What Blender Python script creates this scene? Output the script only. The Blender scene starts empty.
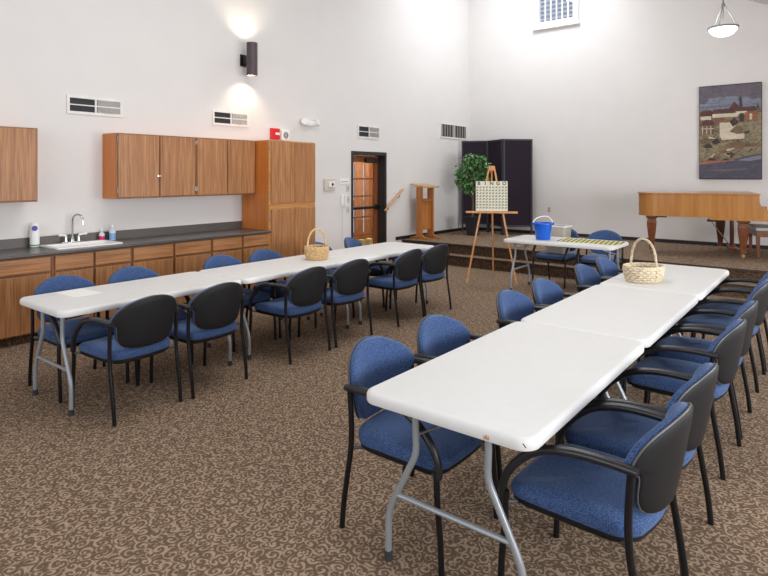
import bpy, bmesh, math, random
from mathutils import Vector, Matrix
random.seed(7)
PI = math.pi
S = bpy.context.scene
C = S.collection

# ------------------------------------------------------------------ materials
def srgb(r, g, b):
    def f(c):
        c /= 255.0
        return c / 12.92 if c <= 0.04045 else ((c + 0.055) / 1.055) ** 2.4
    return (f(r), f(g), f(b), 1.0)

def base_mat(name, rough=0.5, metal=0.0, spec=0.5):
    m = bpy.data.materials.new(name); m.use_nodes = True
    nt = m.node_tree; b = nt.nodes['Principled BSDF']
    b.inputs['Roughness'].default_value = rough
    b.inputs['Metallic'].default_value = metal
    b.inputs['Specular IOR Level'].default_value = spec
    return m, nt, b

def coords(nt, scale=(1, 1, 1), rot=(0, 0, 0), kind='Object'):
    tc = nt.nodes.new('ShaderNodeTexCoord'); mp = nt.nodes.new('ShaderNodeMapping')
    mp.inputs['Scale'].default_value = scale; mp.inputs['Rotation'].default_value = rot
    nt.links.new(tc.outputs[kind], mp.inputs['Vector'])
    return mp.outputs['Vector']

def noise(nt, vec, scale=5, detail=2, rough=0.5, dist=0.0):
    n = nt.nodes.new('ShaderNodeTexNoise')
    n.inputs['Scale'].default_value = scale; n.inputs['Detail'].default_value = detail
    n.inputs['Roughness'].default_value = rough; n.inputs['Distortion'].default_value = dist
    nt.links.new(vec, n.inputs['Vector'])
    return n.outputs['Fac']

def ramp(nt, fac, stops, interp='LINEAR'):
    r = nt.nodes.new('ShaderNodeValToRGB'); r.color_ramp.interpolation = interp
    e = r.color_ramp.elements
    while len(e) < len(stops): e.new(0.5)
    for i, (p, c) in enumerate(stops):
        e[i].position = p; e[i].color = c
    nt.links.new(fac, r.inputs['Fac'])
    return r.outputs['Color']

def bump(nt, b, h, strength=0.2, dist=0.01):
    n = nt.nodes.new('ShaderNodeBump'); n.inputs['Strength'].default_value = strength
    n.inputs['Distance'].default_value = dist
    nt.links.new(h, n.inputs['Height']); nt.links.new(n.outputs['Normal'], b.inputs['Normal'])

def plain(name, col, rough=0.5, metal=0.0, var=0.06, vscale=8, spec=0.5, bmp=0.0, bscale=80):
    m, nt, b = base_mat(name, rough, metal, spec)
    v = coords(nt)
    f = noise(nt, v, vscale, 3)
    lo = tuple(c * (1 - var) for c in col[:3]) + (1,); hi = tuple(min(1, c * (1 + var)) for c in col[:3]) + (1,)
    nt.links.new(ramp(nt, f, [(0.3, lo), (0.7, hi)]), b.inputs['Base Color'])
    if bmp:
        bump(nt, b, noise(nt, v, bscale, 2), bmp, 0.004)
    return m

def wood(name, c0, c1, c2, axis='z', rough=0.42, scale=1.0, lines=True):
    m, nt, b = base_mat(name, rough)
    k = {'x': (1.4, 26, 26), 'y': (26, 1.4, 26), 'z': (26, 26, 1.4)}[axis]
    v = coords(nt, tuple(q * scale for q in k))
    f = noise(nt, v, 1.0, 4, 0.6, 0.6)
    col = ramp(nt, f, [(0.28, c0), (0.5, c1), (0.72, c2)])
    if lines:
        k2 = {'x': (2.2, 120, 120), 'y': (120, 2.2, 120), 'z': (120, 120, 2.2)}[axis]
        f2 = noise(nt, coords(nt, tuple(q * scale for q in k2)), 1.0, 2, 0.5)
        mix = nt.nodes.new('ShaderNodeMix'); mix.data_type = 'RGBA'; mix.blend_type = 'MULTIPLY'
        mix.inputs['Factor'].default_value = 0.55
        nt.links.new(col, mix.inputs['A'])
        nt.links.new(ramp(nt, f2, [(0.38, (0.45, 0.40, 0.36, 1)), (0.52, (1, 1, 1, 1))]), mix.inputs['B'])
        col = mix.outputs['Result']
    nt.links.new(col, b.inputs['Base Color'])
    bump(nt, b, f, 0.08, 0.003)
    return m

def math_node(nt, op, a, b=None, c=None):
    n = nt.nodes.new('ShaderNodeMath'); n.operation = op
    for k, v in enumerate((a, b, c)):
        if v is None: continue
        if isinstance(v, (int, float)): n.inputs[k].default_value = v
        else: nt.links.new(v, n.inputs[k])
    return n.outputs[0]

def carpet(name, dark, light, scale=20.0):
    """woven scrolls: one spiral curl per irregular cell, left- and right-handed"""
    m, nt, b = base_mat(name, 0.95, 0, 0.15)
    v = coords(nt)
    wob = nt.nodes.new('ShaderNodeTexNoise'); wob.inputs['Scale'].default_value = 9; wob.inputs['Detail'].default_value = 1
    nt.links.new(v, wob.inputs['Vector'])
    va = nt.nodes.new('ShaderNodeVectorMath'); va.operation = 'MULTIPLY_ADD'; va.inputs[1].default_value = (.05, .05, .05)
    nt.links.new(wob.outputs['Color'], va.inputs[0]); nt.links.new(v, va.inputs[2])
    vo = nt.nodes.new('ShaderNodeTexVoronoi'); vo.voronoi_dimensions = '2D' if name.startswith('scroll') else '3D'; vo.inputs['Scale'].default_value = scale
    nt.links.new(va.outputs[0], vo.inputs['Vector'])
    df = nt.nodes.new('ShaderNodeVectorMath'); df.operation = 'SUBTRACT'
    nt.links.new(va.outputs[0], df.inputs[0]); nt.links.new(vo.outputs['Position'], df.inputs[1])
    sx = nt.nodes.new('ShaderNodeSeparateXYZ'); nt.links.new(df.outputs[0], sx.inputs[0])
    ang = math_node(nt, 'DIVIDE', math_node(nt, 'ARCTAN2', sx.outputs[1], sx.outputs[0]), 2 * PI)
    cs = nt.nodes.new('ShaderNodeSeparateColor'); nt.links.new(vo.outputs['Color'], cs.inputs[0])
    hand = math_node(nt, 'SUBTRACT', math_node(nt, 'MULTIPLY', math_node(nt, 'GREATER_THAN', cs.outputs[0], 0.5), 2.0), 1.0)
    sp = math_node(nt, 'ADD', math_node(nt, 'MULTIPLY', vo.outputs['Distance'], 2.1), math_node(nt, 'MULTIPLY', ang, hand))
    sp = math_node(nt, 'ADD', sp, cs.outputs[1])
    pp = math_node(nt, 'PINGPONG', sp, 0.5)
    fl = noise(nt, v, 330, 2, 0.7)
    br = noise(nt, v, 26, 1, 0.5)
    val = math_node(nt, 'ADD', math_node(nt, 'ADD', pp, math_node(nt, 'MULTIPLY_ADD', fl, 0.36, -0.18)), math_node(nt, 'MULTIPLY_ADD', br, 0.9, -0.46))
    col = ramp(nt, val, [(0.20, dark), (0.42, light)])
    mix = nt.nodes.new('ShaderNodeMix'); mix.data_type = 'RGBA'; mix.blend_type = 'MULTIPLY'
    mix.inputs['Factor'].default_value = 0.7
    nt.links.new(col, mix.inputs['A'])
    nt.links.new(ramp(nt, fl, [(0.3, (0.66, 0.66, 0.66, 1)), (0.6, (1.1, 1.1, 1.1, 1))]), mix.inputs['B'])
    nt.links.new(mix.outputs['Result'], b.inputs['Base Color'])
    bump(nt, b, fl, 0.4, 0.005)
    return m

def fabric(name, c0, c1):
    m, nt, b = base_mat(name, 0.85, 0, 0.25)
    v = coords(nt)
    f = noise(nt, v, 210, 2, 0.6)
    nt.links.new(ramp(nt, f, [(0.36, c0), (0.64, c1)]), b.inputs['Base Color'])
    b.inputs['Sheen Weight'].default_value = 0.35
    b.inputs['Sheen Roughness'].default_value = 0.4
    b.inputs['Sheen Tint'].default_value = (0.55, 0.7, 1, 1)
    bump(nt, b, f, 0.35, 0.003)
    return m

def glass(name, tint=(1, 1, 1, 1), gloss=0.08):
    m = bpy.data.materials.new(name); m.use_nodes = True
    nt = m.node_tree; nt.nodes.clear()
    o = nt.nodes.new('ShaderNodeOutputMaterial'); t = nt.nodes.new('ShaderNodeBsdfTransparent')
    g = nt.nodes.new('ShaderNodeBsdfGlossy'); mx = nt.nodes.new('ShaderNodeMixShader')
    t.inputs['Color'].default_value = tint; g.inputs['Roughness'].default_value = 0.03
    mx.inputs['Fac'].default_value = gloss
    nt.links.new(t.outputs[0], mx.inputs[1]); nt.links.new(g.outputs[0], mx.inputs[2]); nt.links.new(mx.outputs[0], o.inputs['Surface'])
    return m

def emit(name, col, strength):
    m, nt, b = base_mat(name, 0.4)
    b.inputs['Base Color'].default_value = col
    b.inputs['Emission Color'].default_value = col
    b.inputs['Emission Strength'].default_value = strength
    return m

M = {}
M['wall'] = plain('wall_paint', srgb(223, 220, 218), 0.9, 0, 0.012, 3, 0.2, 0.06, 160)
M['ceiling'] = plain('ceiling_paint', srgb(226, 225, 224), 0.95, 0, 0.04, 60, 0.1)
M['carpet'] = carpet('scroll_carpet', srgb(106, 87, 72), srgb(170, 147, 124))
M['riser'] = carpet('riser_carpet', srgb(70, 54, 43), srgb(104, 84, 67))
M['nosing'] = plain('nosing', srgb(60, 48, 40), 0.7, 0, 0.2, 60)
M['base'] = plain('black_baseboard', srgb(34, 32, 34), 0.5)
M['door_wood'] = wood('oak_laminate', srgb(150, 99, 60), srgb(176, 122, 78), srgb(190, 138, 92))
M['drawer_wood'] = wood('oak_laminate_horizontal', srgb(156, 102, 58), srgb(180, 124, 76), srgb(194, 140, 90), 'y')
M['ply'] = wood('orange_plywood', srgb(192, 112, 48), srgb(206, 124, 58), srgb(214, 134, 66), 'z', 0.45, 0.7, False)
M['frame_wood'] = wood('face_frame_oak', srgb(122, 78, 44), srgb(142, 94, 54), srgb(156, 106, 64), 'z')
M['frame_light'] = wood('face_frame_light', srgb(184, 128, 68), srgb(198, 142, 80), srgb(208, 152, 90), 'y')
M['counter'] = plain('charcoal_laminate', srgb(78, 73, 71), 0.28, 0, 0.35, 130)
M['backsplash'] = plain('charcoal_backsplash', srgb(88, 82, 79), 0.4, 0, 0.3, 130)
M['white_enamel'] = plain('white_enamel', srgb(238, 238, 236), 0.2, 0, 0.01)
M['chrome'] = plain('chrome', srgb(205, 205, 205), 0.16, 1.0, 0.03)
M['steel'] = plain('brushed_steel', srgb(150, 150, 150), 0.35, 1.0, 0.05)
M['white_plastic'] = plain('white_plastic', srgb(236, 236, 234), 0.4, 0, 0.02)
M['table_top'] = plain('table_plastic', srgb(222, 222, 221), 0.48, 0, 0.012, 20, 0.5, 0.06, 260)
M['table_leg'] = plain('grey_painted_steel', srgb(152, 157, 162), 0.35, 0.25, 0.04)
M['rubber'] = plain('dark_rubber', srgb(52, 52, 54), 0.8)
M['black_tube'] = plain('black_tube', srgb(22, 22, 26), 0.28, 0.2, 0.05)
M['black_arm'] = plain('black_armrest', srgb(34, 34, 38), 0.3, 0, 0.05)
M['shell'] = plain('black_shell', srgb(24, 24, 27), 0.55, 0, 0.04, 8, 0.3, 0.15, 400)
M['lip'] = plain('grey_shell_lip', srgb(80, 80, 83), 0.45)
M['fabric'] = fabric('blue_fabric', srgb(34, 54, 92), srgb(77, 102, 149))
M['wicker'] = plain('pale_wicker', srgb(212, 178, 128), 0.65, 0, 0.3, 60)
M['wicker_white'] = plain('whitewashed_wicker', srgb(212, 196, 168), 0.65, 0, 0.3, 60)
M['paper'] = plain('white_paper', srgb(240, 240, 238), 0.8, 0, 0.01)
M['dark_frame'] = plain('dark_bronze_frame', srgb(48, 46, 50), 0.45, 0.1)
M['red_wood'] = wood('door_leaf_wood', srgb(122, 66, 36), srgb(146, 84, 48), srgb(160, 98, 56), 'z')
M['slat_wood'] = wood('slat_wood', srgb(148, 92, 48), srgb(176, 116, 64), srgb(194, 134, 80), 'z')
M['glass'] = glass('clear_glass')
M['oak'] = wood('lectern_oak', srgb(170, 104, 46), srgb(188, 120, 58), srgb(202, 136, 72), 'z')
M['oak_light'] = wood('lectern_slope_oak', srgb(196, 148, 96), srgb(210, 164, 112), srgb(220, 176, 124), 'y')
M['pine'] = wood('easel_wood', srgb(206, 142, 84), srgb(220, 158, 102), srgb(230, 172, 118), 'z', 0.4)
M['piano_side'] = wood('walnut_piano', srgb(160, 106, 50), srgb(174, 118, 58), srgb(184, 130, 68), 'z', 0.2, 0.5, False)
M['piano_leg'] = wood('mahogany_leg', srgb(96, 50, 26), srgb(116, 62, 34), srgb(130, 74, 42), 'z', 0.3)
M['brass'] = plain('brass', srgb(206, 178, 120), 0.25, 1.0)
M['black_lacquer'] = plain('black_lacquer', srgb(26, 24, 24), 0.2)
M['bench_top'] = plain('bench_top_reflection', srgb(176, 174, 172), 0.3)  # reflection on the seat top put into its pale grey colour
M['chip'] = plain('chipped_edge', srgb(188, 150, 106), 0.8)
M['screen'] = plain('screen_fabric', srgb(44, 36, 46), 0.9, 0, 0.35, 90, 0.2, 0.4, 120)
M['screen_edge'] = plain('screen_edge', srgb(44, 38, 50), 0.5)
M['leaf'] = plain('ficus_leaf', srgb(92, 138, 80), 0.33, 0, 0.6, 14)
M['bark'] = plain('ficus_bark', srgb(104, 84, 68), 0.8, 0, 0.25, 40)
M['pot'] = plain('black_pot', srgb(42, 42, 48), 0.35)
M['soil'] = plain('soil', srgb(54, 42, 34), 0.95, 0, 0.4, 60)
M['blue_bucket'] = plain('blue_plastic', srgb(18, 96, 208), 0.3, 0, 0.05)
M['bin'] = plain('grey_bin', srgb(182, 176, 164), 0.45, 0, 0.03)
M['board'] = plain('cream_board', srgb(222, 218, 198), 0.5, 0, 0.03)
M['slot'] = plain('olive_slot', srgb(132, 132, 112), 0.6)
M['ink'] = plain('black_ink', srgb(30, 30, 34), 0.6)
M['sconce'] = plain('bronze_sconce', srgb(86, 76, 80), 0.4, 0.4)
M['vent_dark'] = plain('vent_interior', srgb(44, 44, 50), 0.7)
M['vent_white'] = plain('vent_white', srgb(228, 226, 222), 0.5)
M['vent_brown'] = plain('vent_slat_grey', srgb(140, 134, 128), 0.5)
M['red'] = plain('alarm_red', srgb(206, 30, 34), 0.35)
M['beige'] = plain('beige_plastic', srgb(206, 198, 186), 0.5)
M['lens'] = plain('dark_lens', srgb(30, 34, 44), 0.2)
M['pendant_ring'] = plain('pendant_metal', srgb(138, 138, 138), 0.35, 0.8)
M['bulb_glass'] = emit('lit_frosted_glass', (1.0, 0.98, 0.94, 1), 2.6)
M['sconce_lamp'] = emit('lit_lamp', (1.0, 0.86, 0.62, 1), 9.0)
M['pink_soap'] = plain('pink_soap', srgb(206, 44, 104), 0.15)
M['clear_plastic'] = plain('clear_plastic', srgb(206, 210, 214), 0.15)
M['blue_soap'] = plain('blue_label', srgb(120, 168, 220), 0.25)
M['purple'] = plain('purple_label', srgb(92, 84, 168), 0.5)
M['green_band'] = plain('green_band', srgb(46, 150, 104), 0.5)
M['blind'] = plain('blind_slat', srgb(118, 126, 146), 0.6)
M['yellow'] = plain('pale_yellow', srgb(222, 214, 160), 0.6)

def mat_checker():
    m, nt, b = base_mat('checkered_cloth', 0.8)
    v = coords(nt, (1, 1, 1), (0, 0, math.radians(38)))
    ch = nt.nodes.new('ShaderNodeTexChecker'); ch.inputs['Scale'].default_value = 23
    ch.inputs['Color1'].default_value = srgb(236, 228, 140); ch.inputs['Color2'].default_value = srgb(38, 38, 34)
    nt.links.new(v, ch.inputs['Vector']); nt.links.new(ch.outputs['Color'], b.inputs['Base Color'])
    return m
M['checker'] = mat_checker()

# ------------------------------------------------------------------ mesh helpers
def new(): return bmesh.new()

def box(bm, x0, x1, y0, y1, z0, z1, mi=0):
    vs = [bm.verts.new((x, y, z)) for z in (z0, z1) for y in (y0, y1) for x in (x0, x1)]
    for f in ((0, 2, 3, 1), (4, 5, 7, 6), (0, 1, 5, 4), (2, 6, 7, 3), (0, 4, 6, 2), (1, 3, 7, 5)):
        bm.faces.new([vs[i] for i in f]).material_index = mi
    return vs

def obox(bm, c, ax, ay, az, mi=0):
    """box from centre and three half-axis vectors"""
    c = Vector(c); ax, ay, az = Vector(ax), Vector(ay), Vector(az)
    vs = [bm.verts.new(c + ax * i + ay * j + az * k) for k in (-1, 1) for j in (-1, 1) for i in (-1, 1)]
    for f in ((0, 2, 3, 1), (4, 5, 7, 6), (0, 1, 5, 4), (2, 6, 7, 3), (0, 4, 6, 2), (1, 3, 7, 5)):
        bm.faces.new([vs[i] for i in f]).material_index = mi

def bbox(bm, x0, x1, y0, y1, z0, z1, r=0.004, seg=2, mi=0):
    t = new(); box(t, x0, x1, y0, y1, z0, z1)
    bmesh.ops.bevel(t, geom=t.edges[:] , offset=r, segments=seg, profile=0.5, affect='EDGES')
    add(bm, t, mi=mi)

def add(bm, other, mat=None, mi=0):
    if mat is not None: bmesh.ops.transform(other, matrix=mat, verts=other.verts[:])
    mp = {v: bm.verts.new(v.co) for v in other.verts}
    for f in other.faces:
        try:
            n = bm.faces.new([mp[v] for v in f.verts]); n.material_index = mi; n.smooth = f.smooth
        except ValueError: pass
    other.free()

def tube(bm, pts, r, seg=10, closed=False, flat=1.0, up=None, caps=True, mi=0):
    pts = [Vector(p) for p in pts]; n = len(pts)
    rr = r if isinstance(r, (list, tuple)) else [r] * n
    rings = []; prev = None
    for i, p in enumerate(pts):
        if closed: t = pts[(i + 1) % n] - pts[i - 1]
        elif i == 0: t = pts[1] - p
        elif i == n - 1: t = p - pts[-2]
        else: t = (pts[i + 1] - p).normalized() + (p - pts[i - 1]).normalized()
        t.normalize()
        if prev is None:
            u = Vector(up) if up else (Vector((0, 0, 1)) if abs(t.z) < 0.9 else Vector((1, 0, 0)))
        else: u = prev
        u = (u - t * u.dot(t))
        if u.length < 1e-6: u = t.orthogonal()
        u.normalize(); w = t.cross(u); prev = u
        rings.append([bm.verts.new(p + (u * math.cos(a) + w * math.sin(a) * flat) * rr[i]) for a in (2 * PI * k / seg for k in range(seg))])
    m = n if closed else n - 1
    for i in range(m):
        a, b = rings[i], rings[(i + 1) % n]
        for k in range(seg):
            f = bm.faces.new((a[k], a[(k + 1) % seg], b[(k + 1) % seg], b[k])); f.smooth = True; f.material_index = mi
    if caps and not closed:
        bm.faces.new(rings[0][::-1]).material_index = mi; bm.faces.new(rings[-1]).material_index = mi

def smooth_path(pts, k=4):
    pts = [Vector(p) for p in pts]; out = []
    for i in range(len(pts) - 1):
        p0, p1, p2, p3 = pts[max(i - 1, 0)], pts[i], pts[i + 1], pts[min(i + 2, len(pts) - 1)]
        for j in range(k):
            t = j / k
            out.append(0.5 * ((2 * p1) + (p2 - p0) * t + (2 * p0 - 5 * p1 + 4 * p2 - p3) * t * t + (3 * p1 - p0 - 3 * p2 + p3) * t ** 3))
    out.append(pts[-1]); return out

def lathe(bm, prof, seg=24, c=(0, 0), ell=(1, 1), cap0=True, cap1=True, mi=0):
    rings = []
    for r, z in prof:
        rings.append([bm.verts.new((c[0] + r * ell[0] * math.cos(2 * PI * k / seg), c[1] + r * ell[1] * math.sin(2 * PI * k / seg), z)) for k in range(seg)])
    for a, b in zip(rings, rings[1:]):
        for k in range(seg):
            f = bm.faces.new((a[k], a[(k + 1) % seg], b[(k + 1) % seg], b[k])); f.smooth = True; f.material_index = mi
    if cap0: bm.faces.new(rings[0][::-1]).material_index = mi
    if cap1: bm.faces.new(rings[-1]).material_index = mi

def prism(bm, poly, z0, z1, mi=0):
    """vertical prism over an (x, y) outline"""
    a = [bm.verts.new((x, y, z0)) for x, y in poly]; b = [bm.verts.new((x, y, z1)) for x, y in poly]
    n = len(poly)
    for k in range(n): bm.faces.new((a[k], a[(k + 1) % n], b[(k + 1) % n], b[k])).material_index = mi
    bm.faces.new(a[::-1]).material_index = mi; bm.faces.new(b).material_index = mi

def rrect(x0, x1, y0, y1, r, k=6):
    out = []
    for cx, cy, a0 in ((x1 - r, y1 - r, 0), (x0 + r, y1 - r, 90), (x0 + r, y0 + r, 180), (x1 - r, y0 + r, 270)):
        for i in range(k + 1):
            a = math.radians(a0 + 90 * i / k); out.append((cx + r * math.cos(a), cy + r * math.sin(a)))
    return out

def loft(bm, loops, cap0=True, cap1=True, mi=0, smooth=True):
    R = [[bm.verts.new(p) for p in L] for L in loops]; n = len(R[0])
    for a, b in zip(R, R[1:]):
        for k in range(n):
            f = bm.faces.new((a[k], a[(k + 1) % n], b[(k + 1) % n], b[k])); f.smooth = smooth; f.material_index = mi
    if cap0: bm.faces.new(R[0][::-1]).material_index = mi
    if cap1: bm.faces.new(R[-1]).material_index = mi

def obj(name, bm, mats, parent=None, loc=(0, 0, 0), rz=0.0, smooth=None, label=None):
    bmesh.ops.recalc_face_normals(bm, faces=bm.faces[:])
    if smooth is not None:
        for f in bm.faces: f.smooth = smooth
    me = bpy.data.meshes.new(name); bm.to_mesh(me); bm.free()
    if smooth or any(p.use_smooth for p in me.polygons):
        try: me.set_sharp_from_angle(angle=math.radians(42))
        except Exception: pass
    o = bpy.data.objects.new(name, me); C.objects.link(o)
    for m in (mats if isinstance(mats, (list, tuple)) else [mats]):
        me.materials.append(M[m] if isinstance(m, str) else m)
    o.location = loc; o.rotation_euler = (0, 0, rz)
    if parent is not None: o.parent = parent
    if label: o['label'] = label
    return o

def tag(o, label, cat, group=None):
    o['label'] = label; o['category'] = cat
    if group: o['group'] = group
    return o

def thing(name, label, cat, loc=(0, 0, 0), rz=0.0, group=None):
    o = bpy.data.objects.new(name, None); C.objects.link(o)
    o.location = loc; o.rotation_euler = (0, 0, rz); o.empty_display_size = 0.1
    return tag(o, label, cat, group)

def struct(name, bm, mats, parent=None, **k):
    o = obj(name, bm, mats, parent, **k)
    if parent is None: o['kind'] = 'structure'
    return o

def dup(root, loc, rz, label, group=None):
    r = root.copy(); C.objects.link(r); r.location = loc; r.rotation_euler = (0, 0, rz); r['label'] = label
    if group: r['group'] = group
    for ch in list(root.children):
        c = ch.copy(); C.objects.link(c); c.parent = r
        for g in ch.children:
            d = g.copy(); C.objects.link(d); d.parent = c
    return r

# ------------------------------------------------------------------ room
WX = -6.78      # face of the cabinet wall
WY = 11.85      # face of the stage wall
RX, FY = 3.2, -2.6
def ceil_z(x): return 4.085 - 0.48 * x

bm = new(); box(bm, WX - 0.25, RX + 0.2, FY - 0.2, WY + 0.2, -0.12, 0)
struct('floor', bm, 'carpet')

# cabinet wall with the doorway
DY0, DY1, DZ = 7.69, 8.70, 2.06
bm = new(); T = 0.24
box(bm, WX - T, WX, FY - 0.2, DY0, 0, 7.6); box(bm, WX - T, WX, DY1, WY + 0.2, 0, 7.6); box(bm, WX - T, WX, DY0, DY1, DZ, 7.6)
struct('wall_left', bm, 'wall')
# stage wall with the high window
NX0, NX1, NZ0, NZ1 = -5.10, -4.26, 4.84, 6.2
bm = new()
box(bm, WX - T, NX0, WY, WY + 0.2, 0, 7.6); box(bm, NX1, RX + 0.2, WY, WY + 0.2, 0, 7.6)
box(bm, NX0, NX1, WY, WY + 0.2, 0, NZ0); box(bm, NX0, NX1, WY, WY + 0.2, NZ1, 7.6)
struct('wall_back', bm, 'wall')
# right wall with two tall windows, front wall with a wide one (all behind or beside the camera)
bm = new()
RW = [(0.4, 3.6), (5.2, 8.4)]
ys = [FY - 0.2, 0.4, 3.6, 5.2, 8.4, WY + 0.2]
for i in (0, 2, 4): box(bm, RX, RX + 0.2, ys[i], ys[i + 1], 0, 3.0)
for a, b_ in RW: box(bm, RX, RX + 0.2, a, b_, 0, 0.85); box(bm, RX, RX + 0.2, a, b_, 2.3, 3.0)
struct('wall_right', bm, 'wall')
bm = new()
FWX0, FWX1, FWZ0, FWZ1 = -5.0, 0.6, 0.9, 3.4
box(bm, WX - T, FWX0, FY - 0.2, FY, 0, 7.6); box(bm, FWX1, RX + 0.2, FY - 0.2, FY, 0, 7.6)
box(bm, FWX0, FWX1, FY - 0.2, FY, 0, FWZ0); box(bm, FWX0, FWX1, FY - 0.2, FY, FWZ1, 7.6)
struct('wall_front', bm, 'wall')
# sloping ceiling with two unseen skylights over the room
bm = new()
SK = [(-5.6, -3.6, 8.9, 11.0), (-4.4, -1.8, 2.2, 5.4)]
def slab(x0, x1, y0, y1):
    vs = [bm.verts.new((x, y, ceil_z(x) + dz)) for dz in (0, 0.15) for y in (y0, y1) for x in (x0, x1)]
    for f in ((0, 2, 3, 1), (4, 5, 7, 6), (0, 1, 5, 4), (2, 6, 7, 3), (0, 4, 6, 2), (1, 3, 7, 5)): bm.faces.new([vs[i] for i in f])
CX0, CX1, CY0, CY1 = WX - T, RX + 0.2, FY - 0.2, WY + 0.2
slab(CX0, CX1, CY0, SK[1][2])
slab(CX0, SK[1][0], SK[1][2], SK[1][3]); slab(SK[1][1], CX1, SK[1][2], SK[1][3])
slab(CX0, CX1, SK[1][3], SK[0][2])
slab(CX0, SK[0][0], SK[0][2], SK[0][3]); slab(SK[0][1], CX1, SK[0][2], SK[0][3])
slab(CX0, CX1, SK[0][3], CY1)
struct('ceiling', bm, 'ceiling')
for i, (x0, x1, y0, y1) in enumerate(SK):
    bm = new()
    vs = [bm.verts.new((x, y, ceil_z(x) + 0.16)) for x, y in ((x0, y0), (x1, y0), (x1, y1), (x0, y1))]
    bm.faces.new(vs)
    struct('window_%d' % (5 + i), bm, 'glass')

# baseboards
SZ = 0.36
bm = new(); box(bm, WX, WX + 0.012, DY1 + 0.06, 9.0, 0, 0.10); box(bm, WX, WX + 0.012, 6.2, DY0 - 0.06, 0, 0.10)
struct('baseboard_left', bm, 'base')
bm = new(); box(bm, WX + 0.012, RX, WY - 0.012, WY, SZ, SZ + 0.065); box(bm, WX, WX + 0.012, 9.0, WY - 0.012, SZ, SZ + 0.065)
struct('baseboard_back', bm, 'base')

# stage with two carpeted steps
bm = new()
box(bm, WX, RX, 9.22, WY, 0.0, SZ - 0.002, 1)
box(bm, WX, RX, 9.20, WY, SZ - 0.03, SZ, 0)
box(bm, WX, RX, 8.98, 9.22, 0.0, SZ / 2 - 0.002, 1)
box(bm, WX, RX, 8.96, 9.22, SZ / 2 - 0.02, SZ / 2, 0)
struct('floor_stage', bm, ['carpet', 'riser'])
bm = new()
box(bm, WX, RX, 9.192, 9.201, SZ - 0.03, SZ + 0.001); box(bm, WX, RX, 8.952, 8.961, SZ / 2 - 0.02, SZ / 2 + 0.001)
struct('trim_1', bm, 'nosing')

# high window in the stage wall
w = bpy.data.objects.new('window_1', None); C.objects.link(w); w['kind'] = 'structure'
bm = new()
for a, b_, c, d in ((NX0 - 0.06, NX0 + 0.05, NZ0 - 0.06, NZ1 + 0.06), (NX1 - 0.05, NX1 + 0.06, NZ0 - 0.06, NZ1 + 0.06)):
    box(bm, a, b_, WY - 0.05, WY + 0.06, c, d)
for c, d in ((NZ0 - 0.06, NZ0 + 0.05), (NZ1 - 0.05, NZ1 + 0.06)): box(bm, NX0 + 0.05, NX1 - 0.05, WY - 0.05, WY + 0.06, c, d)
box(bm, NX0 - 0.09, NX1 + 0.08, WY - 0.08, WY, NZ0 - 0.10, NZ0 - 0.06)
obj('window_frame', bm, 'white_plastic', w)
bm = new()
nw = 6
for k in range(1, nw):
    x = NX0 + 0.05 + (NX1 - NX0 - 0.10) * k / nw; box(bm, x - 0.011, x + 0.011, WY + 0.0, WY + 0.03, NZ0 + 0.05, NZ1 - 0.05)
obj('muntin_bars', bm, 'white_plastic', w)
bm = new(); box(bm, NX0, NX1, WY + 0.035, WY + 0.041, NZ0, NZ1)
obj('pane', bm, 'glass', w)
bm = new()
z = NZ0 + 0.10
while z < NZ1 - 0.04:
    obox(bm, ((NX0 + NX1) / 2, WY + 0.10, z), ((NX1 - NX0) / 2 - 0.03, 0, 0), (0, 0.008, 0.026), (0, -0.002, 0.001)); z += 0.095
obj('blind', bm, 'blind', w)

# unseen windows of the room: frames and panes
def win(name, axis, p, a0, a1, z0, z1, n):
    t = bpy.data.objects.new(name, None); C.objects.link(t); t['kind'] = 'structure'
    bm = new()
    def bar(a, b_, c, d):
        if axis == 'x': box(bm, p + 0.04, p + 0.12, a, b_, c, d)
        else: box(bm, a, b_, p - 0.12, p - 0.04, c, d)
    bar(a0, a1, z0, z0 + 0.06); bar(a0, a1, z1 - 0.06, z1)
    for k in range(n + 1):
        x = a0 + (a1 - a0 - 0.06) * k / n; bar(x, x + 0.06, z0 + 0.06, z1 - 0.06)
    obj('window_frame', bm, 'white_plastic', t)
    bm = new()
    if axis == 'x': box(bm, p + 0.07, p + 0.076, a0, a1, z0, z1)
    else: box(bm, a0, a1, p - 0.076, p - 0.07, z0, z1)
    obj('pane', bm, 'glass', t)
win('window_2', 'x', RX, 0.4, 3.6, 0.85, 2.3, 3)
win('window_3', 'x', RX, 5.2, 8.4, 0.85, 2.3, 3)
win('window_4', 'y', FY, FWX0, FWX1, FWZ0, FWZ1, 5)

# ------------------------------------------------------------------ doorway and glazed door
d1 = bpy.data.objects.new('door_1', None); C.objects.link(d1); d1['kind'] = 'structure'
bm = new()
box(bm, WX - 0.23, WX + 0.012, DY0, DY0 + 0.05, 0, DZ); box(bm, WX - 0.23, WX + 0.012, DY1 - 0.05, DY1, 0, DZ)
box(bm, WX - 0.23, WX + 0.012, DY0 + 0.05, DY1 - 0.05, DZ - 0.06, DZ)
obj('door_frame', bm, 'dark_frame', d1)
LX = WX - 0.165; a, b_ = DY0 + 0.055, DY1 - 0.055
bm = new()
box(bm, LX - 0.04, LX, a, a + 0.05, 0.01, DZ - 0.07); box(bm, LX - 0.04, LX, b_ - 0.10, b_, 0.01, DZ - 0.07)
box(bm, LX - 0.04, LX, a + 0.05, b_ - 0.10, DZ - 0.19, DZ - 0.07); box(bm, LX - 0.04, LX, a + 0.05, b_ - 0.10, 0.01, 0.26)
for z in (0.52, 0.85, 1.24, 1.56): box(bm, LX - 0.03, LX - 0.008, a + 0.05, b_ - 0.10, z - 0.014, z + 0.014)
obj('door_leaf', bm, 'red_wood', d1)
bm = new(); box(bm, LX - 0.023, LX - 0.019, a + 0.05, b_ - 0.10, 0.26, DZ - 0.19)
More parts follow.
